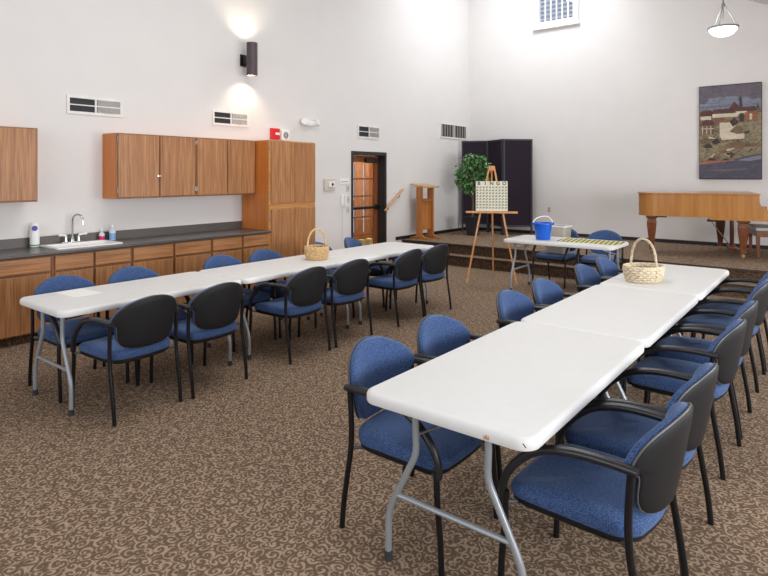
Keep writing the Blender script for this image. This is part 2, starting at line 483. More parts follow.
obj('pane', bm, 'glass', d1)
bm = new(); bbox(bm, LX + 0.03, LX + 0.07, a + 0.01, b_ - 0.02, 1.0, 1.05, 0.01); box(bm, LX, LX + 0.04, a + 0.02, a + 0.07, 0.99, 1.06); box(bm, LX, LX + 0.04, b_ - 0.09, b_ - 0.03, 0.98, 1.07)
obj('push_bar', bm, 'black_tube', d1)
bm = new(); bbox(bm, LX + 0.002, LX + 0.06, b_ - 0.40, b_ - 0.08, DZ - 0.20, DZ - 0.11, 0.01); box(bm, LX + 0.02, LX + 0.04, b_ - 0.6, b_ - 0.2, DZ - 0.10, DZ - 0.085)
obj('door_closer', bm, 'black_tube', d1)
# the lobby behind it: a slatted timber wall with daylight gaps
bm = new()
box(bm, -9.2, WX - T, 6.5, 6.6, 0, 2.6, 2); box(bm, -9.2, WX - T, 12.4, 12.5, 0, 2.6, 2); box(bm, -9.2, WX - T, 6.5, 12.5, 2.6, 2.7, 2)
VX = -8.6
gaps = [(9.83, 9.91), (10.20, 10.26)]
y = 6.6
edges = []
for g in gaps: edges.append((y, g[0])); y = g[1]
edges.append((y, 12.4))
for e0, e1 in edges:
    n = max(1, round((e1 - e0) / 0.14)); 
    for k in range(n):
        p0, p1 = e0 + (e1 - e0) * k / n, e0 + (e1 - e0) * (k + 1) / n
        box(bm, VX - 0.05 - 0.03 * (k % 2), VX - 0.02 * (k % 2), p0, p1, 0, 2.6, 0)
for g in gaps: box(bm, VX - 0.06, VX - 0.02, g[0], g[1], 0, 0.32, 0); box(bm, VX - 0.06, VX - 0.02, g[0], g[1], 0.92, 1.06, 0); box(bm, VX - 0.06, VX - 0.02, g[0], g[1], 1.88, 2.6, 0)
struct('wall_lobby', bm, ['slat_wood', 'carpet', 'wall'])
bm = new(); box(bm, -9.2, WX - T - 0.01, 6.5, 12.5, -0.12, 0)
struct('floor_lobby', bm, 'carpet')
for i, (yy, lab) in enumerate(((9.095, 'pale yellow box beyond the glazed door, farther from its closer'), (9.335, 'pale yellow box beyond the glazed door, beneath its closer'))):
    bm = new(); bbox(bm, -7.78, -7.66, yy - 0.06, yy + 0.06, 0.001, 0.30, 0.01)
    tag(obj('yellow_box', bm, 'yellow'), lab, 'box', 'yellow boxes beyond the glazed door')

# ------------------------------------------------------------------ kitchen cabinets
KX = -6.17
def fronts(t, x, items, wood_key):
    pass

def base_unit(y0, y1, cols, label, toe=True):
    t = thing('base_cabinet', label, 'cabinet', (0, 0, 0), 0, 'base cabinets under the worktop')
    t.location = ((WX + KX) / 2, (y0 + y1) / 2, 0); ox, oy = t.location.x, t.location.y
    bm = new(); box(bm, WX + 0.004 - ox, KX - 0.022 - ox, y0 + 0.0015 - oy, y1 - 0.0015 - oy, 0.09, 0.835)
    obj('carcass', bm, 'frame_wood', t)
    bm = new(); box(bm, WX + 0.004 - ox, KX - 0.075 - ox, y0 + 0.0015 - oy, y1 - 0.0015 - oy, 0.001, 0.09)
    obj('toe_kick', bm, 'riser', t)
    for c0, c1 in cols:
        bm = new(); bbox(bm, KX - 0.022 - ox, KX - ox, c0 - oy, c1 - oy, 0.685, 0.828, 0.003)
        obj('drawer', bm, 'drawer_wood', t)
        bm = new(); bbox(bm, KX - 0.022 - ox, KX - ox, c0 - oy, c1 - oy, 0.105, 0.66, 0.003)
        obj('door', bm, 'door_wood', t)
    return t
base_unit(1.42, 2.50, [(1.44, 1.94), (1.97, 2.48)], 'oak base cabinet with the wide drawers, left of the sink cabinet')
base_unit(2.50, 3.325, [(2.525, 2.90), (2.925, 3.31)], 'oak base cabinet directly below the white sink')
base_unit(3.325, 4.365, [(3.345, 3.83), (3.86, 4.35)], 'oak base cabinet between the sink cabinet and the one beside the pantry')
base_unit(4.365, 5.295, [(4.385, 4.83), (4.86, 5.285)], 'oak base cabinet beside the tall pantry')

# worktop with the sink cut-out and backsplash
wt = thing('worktop', 'charcoal laminate worktop with backsplash running along the oak base cabinets', 'worktop', ((WX + KX) / 2, 3.4, 0.84))
ox, oy, oz = wt.location
SY0, SY1, SX0, SX1 = 2.58, 3.28, -6.70, -6.26
bm = new()
X1 = KX + 0.025
for x0, x1, y0, y1 in ((WX + 0.02, X1, 1.42, SY0 + 0.03), (WX + 0.02, X1, SY1 - 0.03, 5.295), (WX + 0.02, SX0 + 0.03, SY0 + 0.03, SY1 - 0.03), (SX1 - 0.03, X1, SY0 + 0.03, SY1 - 0.03)):
    box(bm, x0 - ox, x1 - ox, y0 - oy, y1 - oy, 0, 0.036)
tube(bm, [(X1 - ox, 1.42 - oy, 0.018), (X1 - ox, 5.295 - oy, 0.018)], 0.018, 10)
obj('worktop_slab', bm, 'counter', wt)
bm = new(); bbox(bm, WX - ox + 0.002, WX + 0.02 - ox, 1.42 - oy, 5.295 - oy, 0.0, 0.135, 0.004)
obj('backsplash', bm, 'backsplash', wt)

# sink
sk = thing('kitchen_sink', 'white enamel drop-in sink set into the charcoal worktop', 'sink', ((SX0 + SX1) / 2, (SY0 + SY1) / 2, 0.8775))
hx, hy = (SX1 - SX0) / 2, (SY1 - SY0) / 2
bm = new()
def rr(x0, x1, y0, y1, r, z): return [(x, y, z) for x, y in rrect(x0, x1, y0, y1, r)]
loft(bm, [rr(-hx - .03, hx, -hy, hy, .03, 0), rr(-hx - .03, hx, -hy, hy, .03, .010), rr(-hx - .025, hx - .006, -hy + .006, hy - .006, .03, .014),
          rr(-hx + .05, hx - .03, -hy + .035, hy - .035, .05, .013), rr(-hx + .06, hx - .04, -hy + .045, hy - .045, .05, -.02), rr(-hx + .08, hx - .06, -hy + .07, hy - .07, .05, -.03)], cap0=False)
obj('basin', bm, 'white_enamel', sk)
# faucet
fc = thing('faucet', 'chrome gooseneck faucet with two white lever handles behind the sink', 'faucet', (-6.70, 2.92, 0.890))
bm = new(); bbox(bm, -0.025, 0.025, -0.12, 0.12, 0, 0.012, 0.005); lathe(bm, [(0.024, 0.012), (0.02, 0.04), (0.014, 0.06)], 14)
obj('deck_plate', bm, 'chrome', fc)
bm = new()
pts = [(0, 0, .05), (0, 0, .16), (0, 0, .24)] + [(0.055 - 0.055 * math.cos(a) , 0.03 * (1 - math.cos(a)), .25 + 0.062 * math.sin(a)) for a in (PI * k / 8 for k in range(1, 8))] + [(0.11, 0.06, .245), (0.112, 0.061, .20)]
tube(bm, pts, 0.011, 10); obj('spout', bm, 'chrome', fc)
for s in (-1, 1):
    bm = new(); lathe(bm, [(0.02, 0.012), (0.016, 0.05), (0.012, 0.075)], 12, (0, 0.068 * s)); obj('valve', bm, 'chrome', fc)
    bm = new(); tube(bm, [(0, 0.068 * s, .08), (0.01, 0.105 * s, .088), (0.02, 0.15 * s, .092)], [0.012, 0.011, 0.013], 8); obj('lever_handle', bm, 'white_plastic', fc, label='white lever handle')

# bottles
t = thing('cleaner_bottle', 'white plastic bottle with a purple round label and green band left of the sink', 'bottle', (-6.70, 2.535, 0.8775))
bm = new(); lathe(bm, [(.040, 0), (.046, .006), (.046, .18), (.043, .21), (.036, .24), (.020, .255), (.004, .258)], 20); obj('bottle_body', bm, 'white_plastic', t)
bm = new(); lathe(bm, [(.0466, .014), (.0466, .028)], 20, cap0=False, cap1=False); obj('green_band', bm, 'green_band', t)
bm = new()
for k in range(16):
    pass
cen = Vector((0.0455, 0.0, 0.205)); dr = Vector((0.935, -0.354, 0)).normalized(); rt = Vector((0, 0, 1)).cross(dr)
vv = [bm.verts.new(dr * 0.0465 + rt * 0.028 * math.cos(2 * PI * k / 16) + Vector((0, 0, 0.200 + 0.028 * math.sin(2 * PI * k / 16)))) for k in range(16)]
e = bmesh.ops.extrude_face_region(bm, geom=[bm.faces.new(vv)]); bmesh.ops.translate(bm, vec=-dr * 0.01, verts=[v for v in e['geom'] if isinstance(v, bmesh.types.BMVert)])
obj('round_label', bm, 'purple', t)
t = thing('pink_soap_bottle', 'clear soap bottle half full of pink soap right of the sink', 'bottle', (-6.72, 3.255, 0.8775))
bm = new(); lathe(bm, [(.030, 0), (.033, .005), (.033, .055)], 16); obj('pink_soap', bm, 'pink_soap', t)
bm = new(); lathe(bm, [(.033, .0551), (.033, .075), (.026, .09), (.012, .098), (.012, .112)], 16); obj('bottle_body', bm, 'clear_plastic', t)
bm = new(); lathe(bm, [(.014, .112), (.014, .13)], 12); tube(bm, [(0, 0, .13), (0, 0, .145), (0.03, -0.01, .147)], .005, 8); obj('pump', bm, 'white_plastic', t)
t = thing('blue_soap_bottle', 'white pump bottle with a pale blue label right of the pink soap', 'bottle', (-6.68, 3.36, 0.8775))
bm = new(); lathe(bm, [(.032, 0), (.036, .005), (.036, .105), (.028, .125), (.013, .135), (.013, .15)], 16); obj('bottle_body', bm, 'clear_plastic', t)
bm = new(); lathe(bm, [(.0366, .012), (.0366, .085)], 16, cap0=False, cap1=False); obj('front_label', bm, 'blue_soap', t)
bm = new(); lathe(bm, [(.015, .15), (.015, .168), (.006, .17), (.006, .19)], 12); tube(bm, [(0, 0, .188), (0.035, -0.02, .186)], .007, 8); obj('pump', bm, 'white_plastic', t)

# wall cabinets
UX = -6.45
def upper_unit(y0, y1, cols, label, hinges=(), latch=None):
    t = thing('wall_cabinet', label, 'cabinet', ((WX + UX) / 2, (y0 + y1) / 2, 1.366), 0, 'oak wall cabinets'); ox, oy, oz = t.location
    bm = new(); box(bm, WX + 0.003 - ox, UX - 0.02 - ox, y0 + 0.001 - oy, y1 - 0.001 - oy, 0, 0.754)
    obj('carcass', bm, 'ply', t)
    bm = new()
    box(bm, UX - 0.02 - ox, UX - 0.016 - ox, y0 + 0.001 - oy, y1 - 0.001 - oy, 0, 0.754)
    obj('face_frame', bm, 'frame_wood', t)
    for c0, c1 in cols:
        bm = new(); bbox(bm, UX - 0.016 - ox, UX - ox, c0 - oy, c1 - oy, 0.016, 0.741, 0.003)
        obj('door', bm, 'door_wood', t)
    for h in hinges:
        for z in (0.07, 0.66):
            bm = new(); tube(bm, [(UX - ox - 0.004, h - oy, z), (UX - ox - 0.004, h - oy, z + 0.055)], 0.006, 8); obj('hinge', bm, 'steel', t)
    if latch:
        bm = new(); bbox(bm, UX - ox, UX + 0.022 - ox, latch - 0.012 - oy, latch + 0.035 - oy, 0.245, 0.275, 0.004); obj('latch', bm, 'chrome', t)
    return t
upper_unit(1.50, 2.475, [(1.52, 1.98), (2.00, 2.46)], 'oak wall cabinet hanging apart, left of the sink')
upper_unit(3.29, 4.33, [(3.315, 3.815), (3.835, 4.315)], 'oak wall cabinet with the chrome latch, right of the sink', (3.308, 4.325), 3.80)
upper_unit(4.33, 5.295, [(4.35, 4.80), (4.825, 5.28)], 'oak wall cabinet joined to the tall pantry', (4.343,))
# pantry
t = thing('pantry_cabinet', 'tall oak pantry cabinet with four doors at the end of the worktop', 'cabinet', ((WX + KX) / 2, 5.75, 0)); ox, oy, oz = t.location
bm = new(); box(bm, WX + 0.014 - ox, KX - 0.022 - ox, 5.30 - oy, 6.20 - oy, 0.001, 2.12); obj('carcass', bm, 'ply', t)
bm = new(); box(bm, KX - 0.022 - ox, KX - 0.018 - ox, 5.30 - oy, 6.20 - oy, 0.001, 2.12); obj('face_frame', bm, 'frame_light', t)
for c0, c1 in ((5.335, 5.755), (5.785, 6.19)):
    for z0, z1 in ((1.24, 2.105), (0.10, 1.155)):
        bm = new(); bbox(bm, KX - 0.018 - ox, KX - ox, c0 - oy, c1 - oy, z0, z1, 0.003); obj('door', bm, 'door_wood', t)
for z in (1.32, 1.98, 0.2, 1.02):
    bm = new(); tube(bm, [(KX - ox - 0.006, 5.325 - oy, z), (KX - ox - 0.006, 5.325 - oy, z + 0.055)], 0.006, 8); obj('hinge', bm, 'steel', t)

# ------------------------------------------------------------------ things on the cabinet wall
def vent(y0, y1, z0, z1, label, mode='grid'):
    t = thing('air_vent', label, 'vent', (WX, (y0 + y1) / 2, (z0 + z1) / 2), 0, 'air vents in the cabinet wall'); w, h = (y1 - y0) / 2, (z1 - z0) / 2
    fr = 0.03
    bm = new(); box(bm, 0.001, 0.004, -w + fr, w - fr, -h + fr, h - fr); obj('backing', bm, 'vent_dark', t)
    bm = new()
    box(bm, 0, 0.016, -w, w, h - fr, h); box(bm, 0, 0.016, -w, w, -h, -h + fr); box(bm, 0, 0.016, -w, -w + fr, -h + fr, h - fr); box(bm, 0, 0.016, w - fr, w, -h + fr, h - fr)
    box(bm, 0, 0.016, -0.01, 0.01, -h + fr, h - fr)
    if mode == 'grid': box(bm, 0, 0.014, -w + fr, w - fr, -0.006, 0.006)
    obj('frame', bm, 'vent_white', t)
    bm = new()
    if mode == 'grid':
        n = 14
        for k in range(n):
            z = -h + fr + (2 * h - 2 * fr) * (k + .5) / n
            obox(bm, (0.008, w / 2, z), (0.006, 0, 0.0035), (0, w / 2 - fr / 2 - 0.006, 0), (-0.0004, 0, 0.0008))
        obj('louver_slats', bm, 'vent_white', t)
        bm = new()
        for k in range(5):
            z = -h + fr + (2 * h - 2 * fr) * (k + .5) / 5
            box(bm, 0.006, 0.008, -w + fr, -0.012, z - 0.002, z + 0.002)
        obj('open_slats', bm, 'dark_frame', t)
    else:
        for k in range(10):
            y = -w + fr + (2 * w - 2 * fr) * (k + .5) / 10
            obox(bm, (0.009, y, 0), (0.006, 0.012, 0), (-0.001, 0.0005, 0), (0, 0, h - fr))
        obj('louver_slats', bm, 'vent_brown', t)
vent(2.89, 3.53, 2.33, 2.54, 'air vent nearest the detached wall cabinet, high on the cabinet wall')
vent(4.80, 5.42, 2.33, 2.54, 'air vent below the wall sconce')
vent(7.86, 8.50, 2.30, 2.54, 'air vent above the glazed door')
vent(10.6, 11.72, 2.44, 2.77, 'wide air vent with upright slats beside the folding screen', 'bars')

t = thing('wall_sconce', 'dark bronze cylinder wall sconce shining up and down above the cabinets', 'lamp', (WX, 5.33, 3.29))
bm = new(); bbox(bm, 0, 0.02, -0.06, 0.06, -0.085, 0.085, 0.005); box(bm, 0.02, 0.12, -0.035, 0.035, -0.05, 0.05); obj('wall_mount', bm, 'black_tube', t)
bm = new()
seg = 28; cx = 0.20
lathe(bm, [(0.066, -0.232), (0.078, -0.232), (0.078, 0.232), (0.066, 0.232), (0.066, 0.0), ], seg, (cx, 0), cap0=False, cap1=True)
lathe(bm, [(0.066, -0.0), (0.066, -0.232)], seg, (cx, 0), cap0=True, cap1=False)
obj('cylinder_shade', bm, 'sconce', t)
for s in (1, -1):
    bm = new(); lathe(bm, [(0.045, s * 0.12 - 0.004), (0.045, s * 0.12 + 0.004)], 16, (cx, 0)); obj('bulb', bm, 'sconce_lamp', t)
    L = bpy.data.lights.new('sconce_spot', 'SPOT'); L.energy = 19; L.color = (1.0, 0.86, 0.62); L.spot_size = math.radians(130); L.spot_blend = 0.75; L.shadow_soft_size = 0.03
    lo = bpy.data.objects.new('sconce_spot', L); C.objects.link(lo); lo.parent = t; lo.location = (cx - 0.02, 0, s * 0.19)
    lo.rotation_euler = (0 if s < 0 else PI, 0, 0)

t = thing('fire_alarm', 'red fire alarm box on the wall just above the pantry', 'alarm', (WX, 5.91, 2.262))
bm = new(); box(bm, 0, 0.004, -0.088, 0.083, -0.088, 0.088); obj('wall_mount', bm, 'beige', t)
bm = new(); bbox(bm, 0.004, 0.05, -0.085, 0.08, -0.085, 0.085, 0.008); obj('housing', bm, 'red', t)
bm = new(); box(bm, 0.05, 0.056, -0.01, 0.075, -0.015, 0.02); obj('white_lens', bm, 'white_plastic', t, label='white lens')
t = thing('alarm_sounder', 'white alarm sounder with a round grille beside the red fire alarm', 'alarm', (WX, 6.115, 2.25))
bm = new(); bbox(bm, 0, 0.045, -0.085, 0.085, -0.085, 0.085, 0.008); obj('housing', bm, 'white_plastic', t)
bm = new()
for r in (0.02, 0.035, 0.05):
    tube(bm, [(0.046, r * math.cos(2 * PI * k / 20) * 0.9, r * math.sin(2 * PI * k / 20)) for k in range(20)], 0.004, 6, closed=True)
obj('grille', bm, 'dark_frame', t)

t = thing('emergency_light', 'white twin-head emergency light on the wall right of the pantry top', 'light', (WX, 6.62, 2.475))
bm = new(); bbox(bm, 0, 0.07, -0.10, 0.10, -0.045, 0.03, 0.012); obj('housing', bm, 'white_plastic', t)
for s in (-1, 1):
    bm = new()
    q = Matrix.Translation((0.07, s * 0.14, 0.005)) @ Matrix.Rotation(math.radians(72), 4, 'Y') @ Matrix.Rotation(-s * 0.5, 4, 'X')
    b2 = new(); lathe(b2, [(0.022, -0.07), (0.044, -0.03), (0.058, 0.035), (0.050, 0.045)], 16); add(bm, b2, q)
    obj('lamp_head', bm, 'white_plastic', t)

t = thing('thermostat', 'beige thermostat cover with a white dial unit right of the pantry', 'thermostat', (WX, 7.12, 1.465))
bm = new(); box(bm, 0, 0.004, -0.125, 0.125, -0.095, 0.10); obj('wall_mount', bm, 'beige', t)
bm = new(); bbox(bm, 0.004, 0.03, -0.13, 0.13, -0.10, 0.105, 0.008); obj('cover', bm, 'beige', t)
bm = new(); bbox(bm, 0.03, 0.055, -0.05, 0.10, -0.04, 0.055, 0.008); obj('dial_unit', bm, 'white_plastic', t)
bm = new(); b2 = new(); lathe(b2, [(0.026, 0), (0.022, 0.006)], 16); add(bm, b2, Matrix.Translation((0.055, 0.04, 0.01)) @ Matrix.Rotation(PI / 2, 4, 'Y')); obj('dial', bm, 'lens', t)
t = thing('wall_sign', 'small white sign plate on the wall beside the glazed door', 'sign', (WX, 7.51, 1.525))
bm = new(); bbox(bm, 0, 0.008, -0.12, 0.12, -0.05, 0.05, 0.003); obj('plate', bm, 'white_plastic', t)
bm = new(); box(bm, 0.008, 0.009, -0.085, 0.085, -0.012, -0.002); obj('lettering_line', bm, 'vent_brown', t)
t = thing('wall_telephone', 'small white wall telephone below the sign plate', 'telephone', (WX, 7.47, 1.19))
bm = new(); bbox(bm, 0, 0.03, -0.06, 0.06, -0.10, 0.10, 0.01); obj('phone_base', bm, 'white_plastic', t)
bm = new(); bbox(bm, 0.03, 0.06, 0.005, 0.05, -0.10, 0.10, 0.012); obj('handset', bm, 'white_plastic', t)
bm = new(); tube(bm, [(0.012, -0.01, -0.10), (0.01, -0.012, -0.40), (0.01, -0.01, -0.75)], 0.006, 8); obj('cord', bm, 'white_plastic', t)
for yy, z, lab in ((7.60, 1.40, 'light switch plate highest beside the glazed door'), (7.60, 1.20, 'light switch plate beside the wall telephone'), (7.60, 1.02, 'light switch plate below the other two, beside the glazed door')):
    t = thing('light_switch', lab, 'switch', (WX, yy, z), 0, 'light switches beside the glazed door')
    bm = new(); bbox(bm, 0, 0.007, -0.04, 0.04, -0.06, 0.06, 0.003); obj('plate', bm, 'beige', t)
    bm = new(); box(bm, 0.007, 0.016, -0.008, 0.008, -0.015, 0.012); obj('toggle', bm, 'vent_brown', t)
t = thing('wall_outlet', 'beige power outlet low on the stage wall right of the folding screen', 'outlet', (-4.84, WY, 0.895))
bm = new(); bbox(bm, -0.035, 0.035, -0.007, 0, -0.058, 0.058, 0.003); obj('plate', bm, 'beige', t)
for z in (-0.025, 0.025):
    bm = new(); bbox(bm, -0.018, 0.018, -0.010, -0.007, z - 0.015, z + 0.015, 0.001); obj('socket', bm, 'vent_brown', t)

t = thing('handrail', 'sloping wooden handrail on the wall beside the stage steps', 'handrail', (WX, 8.80, 1.09))
bm = new(); tube(bm, [(0.06, -0.22, -0.13), (0.06, 0.37, 0.26)], 0.017, 12); obj('rail', bm, 'pine', t)
for k in (0.2, 0.8):
    y, z = -0.22 + 0.59 * k, -0.13 + 0.37 * k
    bm = new(); tube(bm, [(0.0, y, z - 0.06), (0.045, y, z - 0.06), (0.06, y, z - 0.015)], 0.008, 8); obj('bracket', bm, 'steel', t)

# ------------------------------------------------------------------ painting on the stage wall
def painting():
    t = thing('wall_painting', 'tall unframed painting of a hillside town above water on the stage wall', 'painting', (-1.51, WY, 1.555))
    W, Hh = 0.96, 1.68
    def pm(name, c, v=0.5, s=14):
        m, nt, b = base_mat(name, 0.6)
        f = noise(nt, coords(nt, (1, 1, 1.7)), s, 6, 0.78, 1.2)
        nt.links.new(ramp(nt, f, [(0.32, tuple(q * (1 - v) for q in c[:3]) + (1,)), (0.68, tuple(min(1, q * (1 + v)) for q in c[:3]) + (1,))]), b.inputs['Base Color'])
        return m
    pal = [pm('paint_sky', srgb(98, 90, 100), .4, 7), pm('paint_sky_light', srgb(120, 124, 140), .45, 6), pm('paint_hill', srgb(128, 116, 92), .8, 11),
           pm('paint_roof', srgb(86, 52, 50), .5, 16), pm('paint_cream', srgb(198, 188, 166), .3, 12), pm('paint_orange', srgb(142, 88, 62), .5, 14),
           pm('paint_water', srgb(76, 74, 88), .45, 8), pm('paint_dark', srgb(62, 50, 46), .5, 20), pm('paint_shore', srgb(150, 98, 84), .45, 20), pm('paint_brown', srgb(112, 88, 68), .6, 22), pm('paint_edge', srgb(58, 50, 48), .2, 8), pm('paint_olive', srgb(150, 140, 108), .5, 16)]
    bm = new(); bbox(bm, -W / 2, W / 2, -0.045, 0, 0, Hh, 0.003, 1, 10)
    lay = [0]
    def poly(mi, pts):
        lay[0] += 1
        y = -0.0452 - 0.00022 * lay[0]
        bm.faces.new([bm.verts.new(((u - .5) * W * 0.985, y, (1 - v) * Hh)) for u, v in pts]).material_index = mi
    def rect(mi, u0, u1, v0, v1): poly(mi, [(u0, v0), (u1, v0), (u1, v1), (u0, v1)])
    rect(0, 0.0, 1, 0.01, .36)
    rnd = random.Random(3)
    def ragged(mi, pts, amp=.012, n=5):
        out = []
        for q in range(len(pts)):
            (u0, v0), (u1, v1) = pts[q], pts[(q + 1) % len(pts)]
            for k in range(n):
                t_ = k / n; m = 1 if k else 0
                out.append((min(1, max(0, u0 + (u1 - u0) * t_ + m * rnd.uniform(-amp, amp))), min(.995, max(.005, v0 + (v1 - v0) * t_ + m * rnd.uniform(-amp, amp)))))
        poly(mi, out)
    for k in range(9):
        v0 = .06 + .025 * k + rnd.uniform(-.01, .01); u0 = rnd.uniform(0, .4); u1 = u0 + rnd.uniform(.35, .6)
        ragged(1 if k > 2 else 0, [(u0, v0), (min(1, u1), v0 + rnd.uniform(-.015, .01)), (min(1, u1 - .05), v0 + .022), (u0 + .04, v0 + .026)], .008)
    ragged(1, [(0, .19), (.3, .15), (.6, .13), (1, .18), (1, .25), (.5, .25), (.1, .27), (0, .26)], .014, 7)
    poly(0, [(0, .05), (.5, .06), (1, .04), (1, .09), (.4, .10), (0, .11)])
    poly(2, [(0, .30), (.2, .27), (1, .26), (1, .80), (.5, .84), (0, .86)])
    for k in range(46):
        u0, v0 = rnd.uniform(0, .95), rnd.uniform(.50, .80); w_, h_ = rnd.uniform(.05, .16), rnd.uniform(.008, .026)
        sl_ = rnd.uniform(-.03, .05)
        ragged(rnd.choice((4, 9, 9, 7, 2, 11, 11)), [(u0, v0), (u0 + w_, v0 - sl_), (u0 + w_ * .9, v0 - sl_ + h_), (u0 + .01, v0 + h_)], .006, 3)
    poly(9, [(0, .29), (.12, .25), (.26, .28), (.4, .27), (.4, .42), (0, .42)])
    poly(3, [(.48, .27), (.58, .185), (.70, .27)])
    poly(7, [(.66, .25), (.665, .16), (.68, .12), (.695, .16), (.70, .25)])
    poly(7, [(.93, .27), (.945, .20), (.96, .27)])
    poly(3, [(.01, .33), (.04, .27), (.20, .265), (.24, .32)])
    rect(4, .02, .20, .325, .365)
    poly(3, [(.20, .32), (.24, .26), (.60, .25), (.66, .30)])
    rect(4, .22, .64, .305, .345)
    poly(3, [(.56, .30), (.60, .25), (.9, .245), (.94, .29)])
    rect(4, .60, .78, .29, .325); rect(5, .74, .95, .305, .39); rect(4, .82, .86, .32, .38); rect(7, .66, .73, .31, .40)
    poly(3, [(.02, .42), (.10, .36), (.22, .37), (.27, .42)]); rect(9, .03, .25, .42, .52)
    for u in (.05, .12, .19): rect(4, u, u + .012, .43, .52)
    rect(4, .03, .25, .455, .463)
    rect(4, .34, .60, .40, .55); poly(5, [(.31, .40), (.36, .37), (.52, .37), (.50, .40)]); poly(7, [(.50, .395), (.58, .35), (.66, .40), (.56, .45)])
    poly(9, [(.50, .50), (.60, .44), (.72, .46), (.66, .53)])
    poly(4, [(.34, .54), (.74, .52), (.74, .575), (.38, .585)])
    poly(7, [(.06, .65), (.16, .61), (.24, .66), (.12, .67)]); poly(7, [(.20, .60), (.30, .56), (.36, .61), (.26, .63)]); poly(9, [(.45, .66), (.6, .60), (.8, .62), (.7, .68)])
    poly(9, [(.0, .58), (.12, .55), (.2, .58), (.05, .62)])
    poly(6, [(0, .835), (.5, .80), (.8, .755), (1, .735), (1, .99), (0, .99)])
    poly(1, [(.62, .80), (.85, .765), (1, .75), (1, .79), (.8, .81)])
    poly(8, [(0, .82), (.18, .795), (.55, .785), (.6, .80), (.2, .83), (0, .845)])
    poly(7, [(.12, .80), (.2, .765), (.32, .80)]); poly(7, [(.36, .80), (.44, .775), (.52, .80)])
    poly(0, [(.1, .90), (.7, .885), (.9, .89), (.4, .915)])
    obj('canvas', bm, pal, t)
painting()

# pendant
t = thing('pendant_light', 'pendant light with a white glass bowl hanging from the sloping ceiling', 'lamp', (-1.33, 9.76, 3.70))
bm = new(); lathe(bm, [(0.02, -0.03), (0.08, -0.022), (0.14, 0.006), (0.178, 0.055), (0.190, 0.095), (0.180, 0.095), (0.08, 0.01)], 32, cap0=True, cap1=True); obj('glass_bowl', bm, 'bulb_glass', t)
bm = new(); lathe(bm, [(0.188, 0.083), (0.204, 0.086), (0.204, 0.106), (0.188, 0.108), (0.188, 0.083)], 32, cap0=False, cap1=False); obj('metal_ring', bm, 'pendant_ring', t)
zt = ceil_z(-1.33) - 3.70
bm = new(); tube(bm, [(0, 0, 0.42), (0, 0, zt)], 0.011, 10); lathe(bm, [(0.02, 0.40), (0.026, 0.43), (0.02, 0.46)], 12); tube(bm, [(0, 0, 0.2), (0, 0, 0.42)], 0.008, 8); obj('stem', bm, 'pendant_ring', t)
bm = new(); lathe(bm, [(0.06, zt - 0.04), (0.065, zt - 0.01)], 20); obj('ceiling_cap', bm, 'pendant_ring', t)
for k in range(3):
    a = 0.4 + k * 2 * PI / 3
    bm = new(); tube(bm, [(0.192 * math.cos(a), 0.192 * math.sin(a), 0.10), (0.02 * math.cos(a), 0.02 * math.sin(a), 0.44)], 0.006, 8); obj('support_rod', bm, 'pendant_ring', t)
L = bpy.data.lights.new('pendant_lamp', 'POINT'); L.energy = 6; L.color = (1, 0.95, 0.88); L.shadow_soft_size = 0.12
lo = bpy.data.objects.new('pendant_lamp', L); C.objects.link(lo); lo.parent = t; lo.location = (0, 0, 0.24)

# ------------------------------------------------------------------ folding screen, plant, lectern
def folding_screen():
    P = [Vector((-6.66, 11.30)), Vector((-6.10, 11.52)), Vector((-5.57, 11.16)), Vector((-5.10, 11.60))]
    t = thing('folding_screen', 'three-panel dark purple folding screen standing in the stage corner', 'screen', (-5.9, 11.4, SZ))
    o2 = Vector((-5.9, 11.4))
    for i in range(3):
        a, b_ = P[i] - o2, P[i + 1] - o2
        dv = (b_ - a); ln = dv.length; dv.normalize(); n = Vector((-dv.y, dv.x))
        a = a + dv * 0.006; b_ = b_ - dv * 0.006; c = (a + b_) / 2; h = (b_ - a).length / 2
        bm = new()
        for s in (a + dv * 0.018, b_ - dv * 0.018): obox(bm, (s.x, s.y, 1.015), dv.to_3d() * 0.018, n.to_3d() * 0.018, (0, 0, 1.015))
        for z in (2.012, 0.19): obox(bm, (c.x, c.y, z), dv.to_3d() * (h - 0.036), n.to_3d() * 0.018, (0, 0, 0.018))
        pf = obj('panel_frame', bm, 'screen_edge', t)
        bm = new(); obox(bm, (c.x, c.y, 1.10), dv.to_3d() * (h - 0.036), n.to_3d() * 0.010, (0, 0, 0.894))
        obj('panel_fabric', bm, 'screen', pf)
folding_screen()

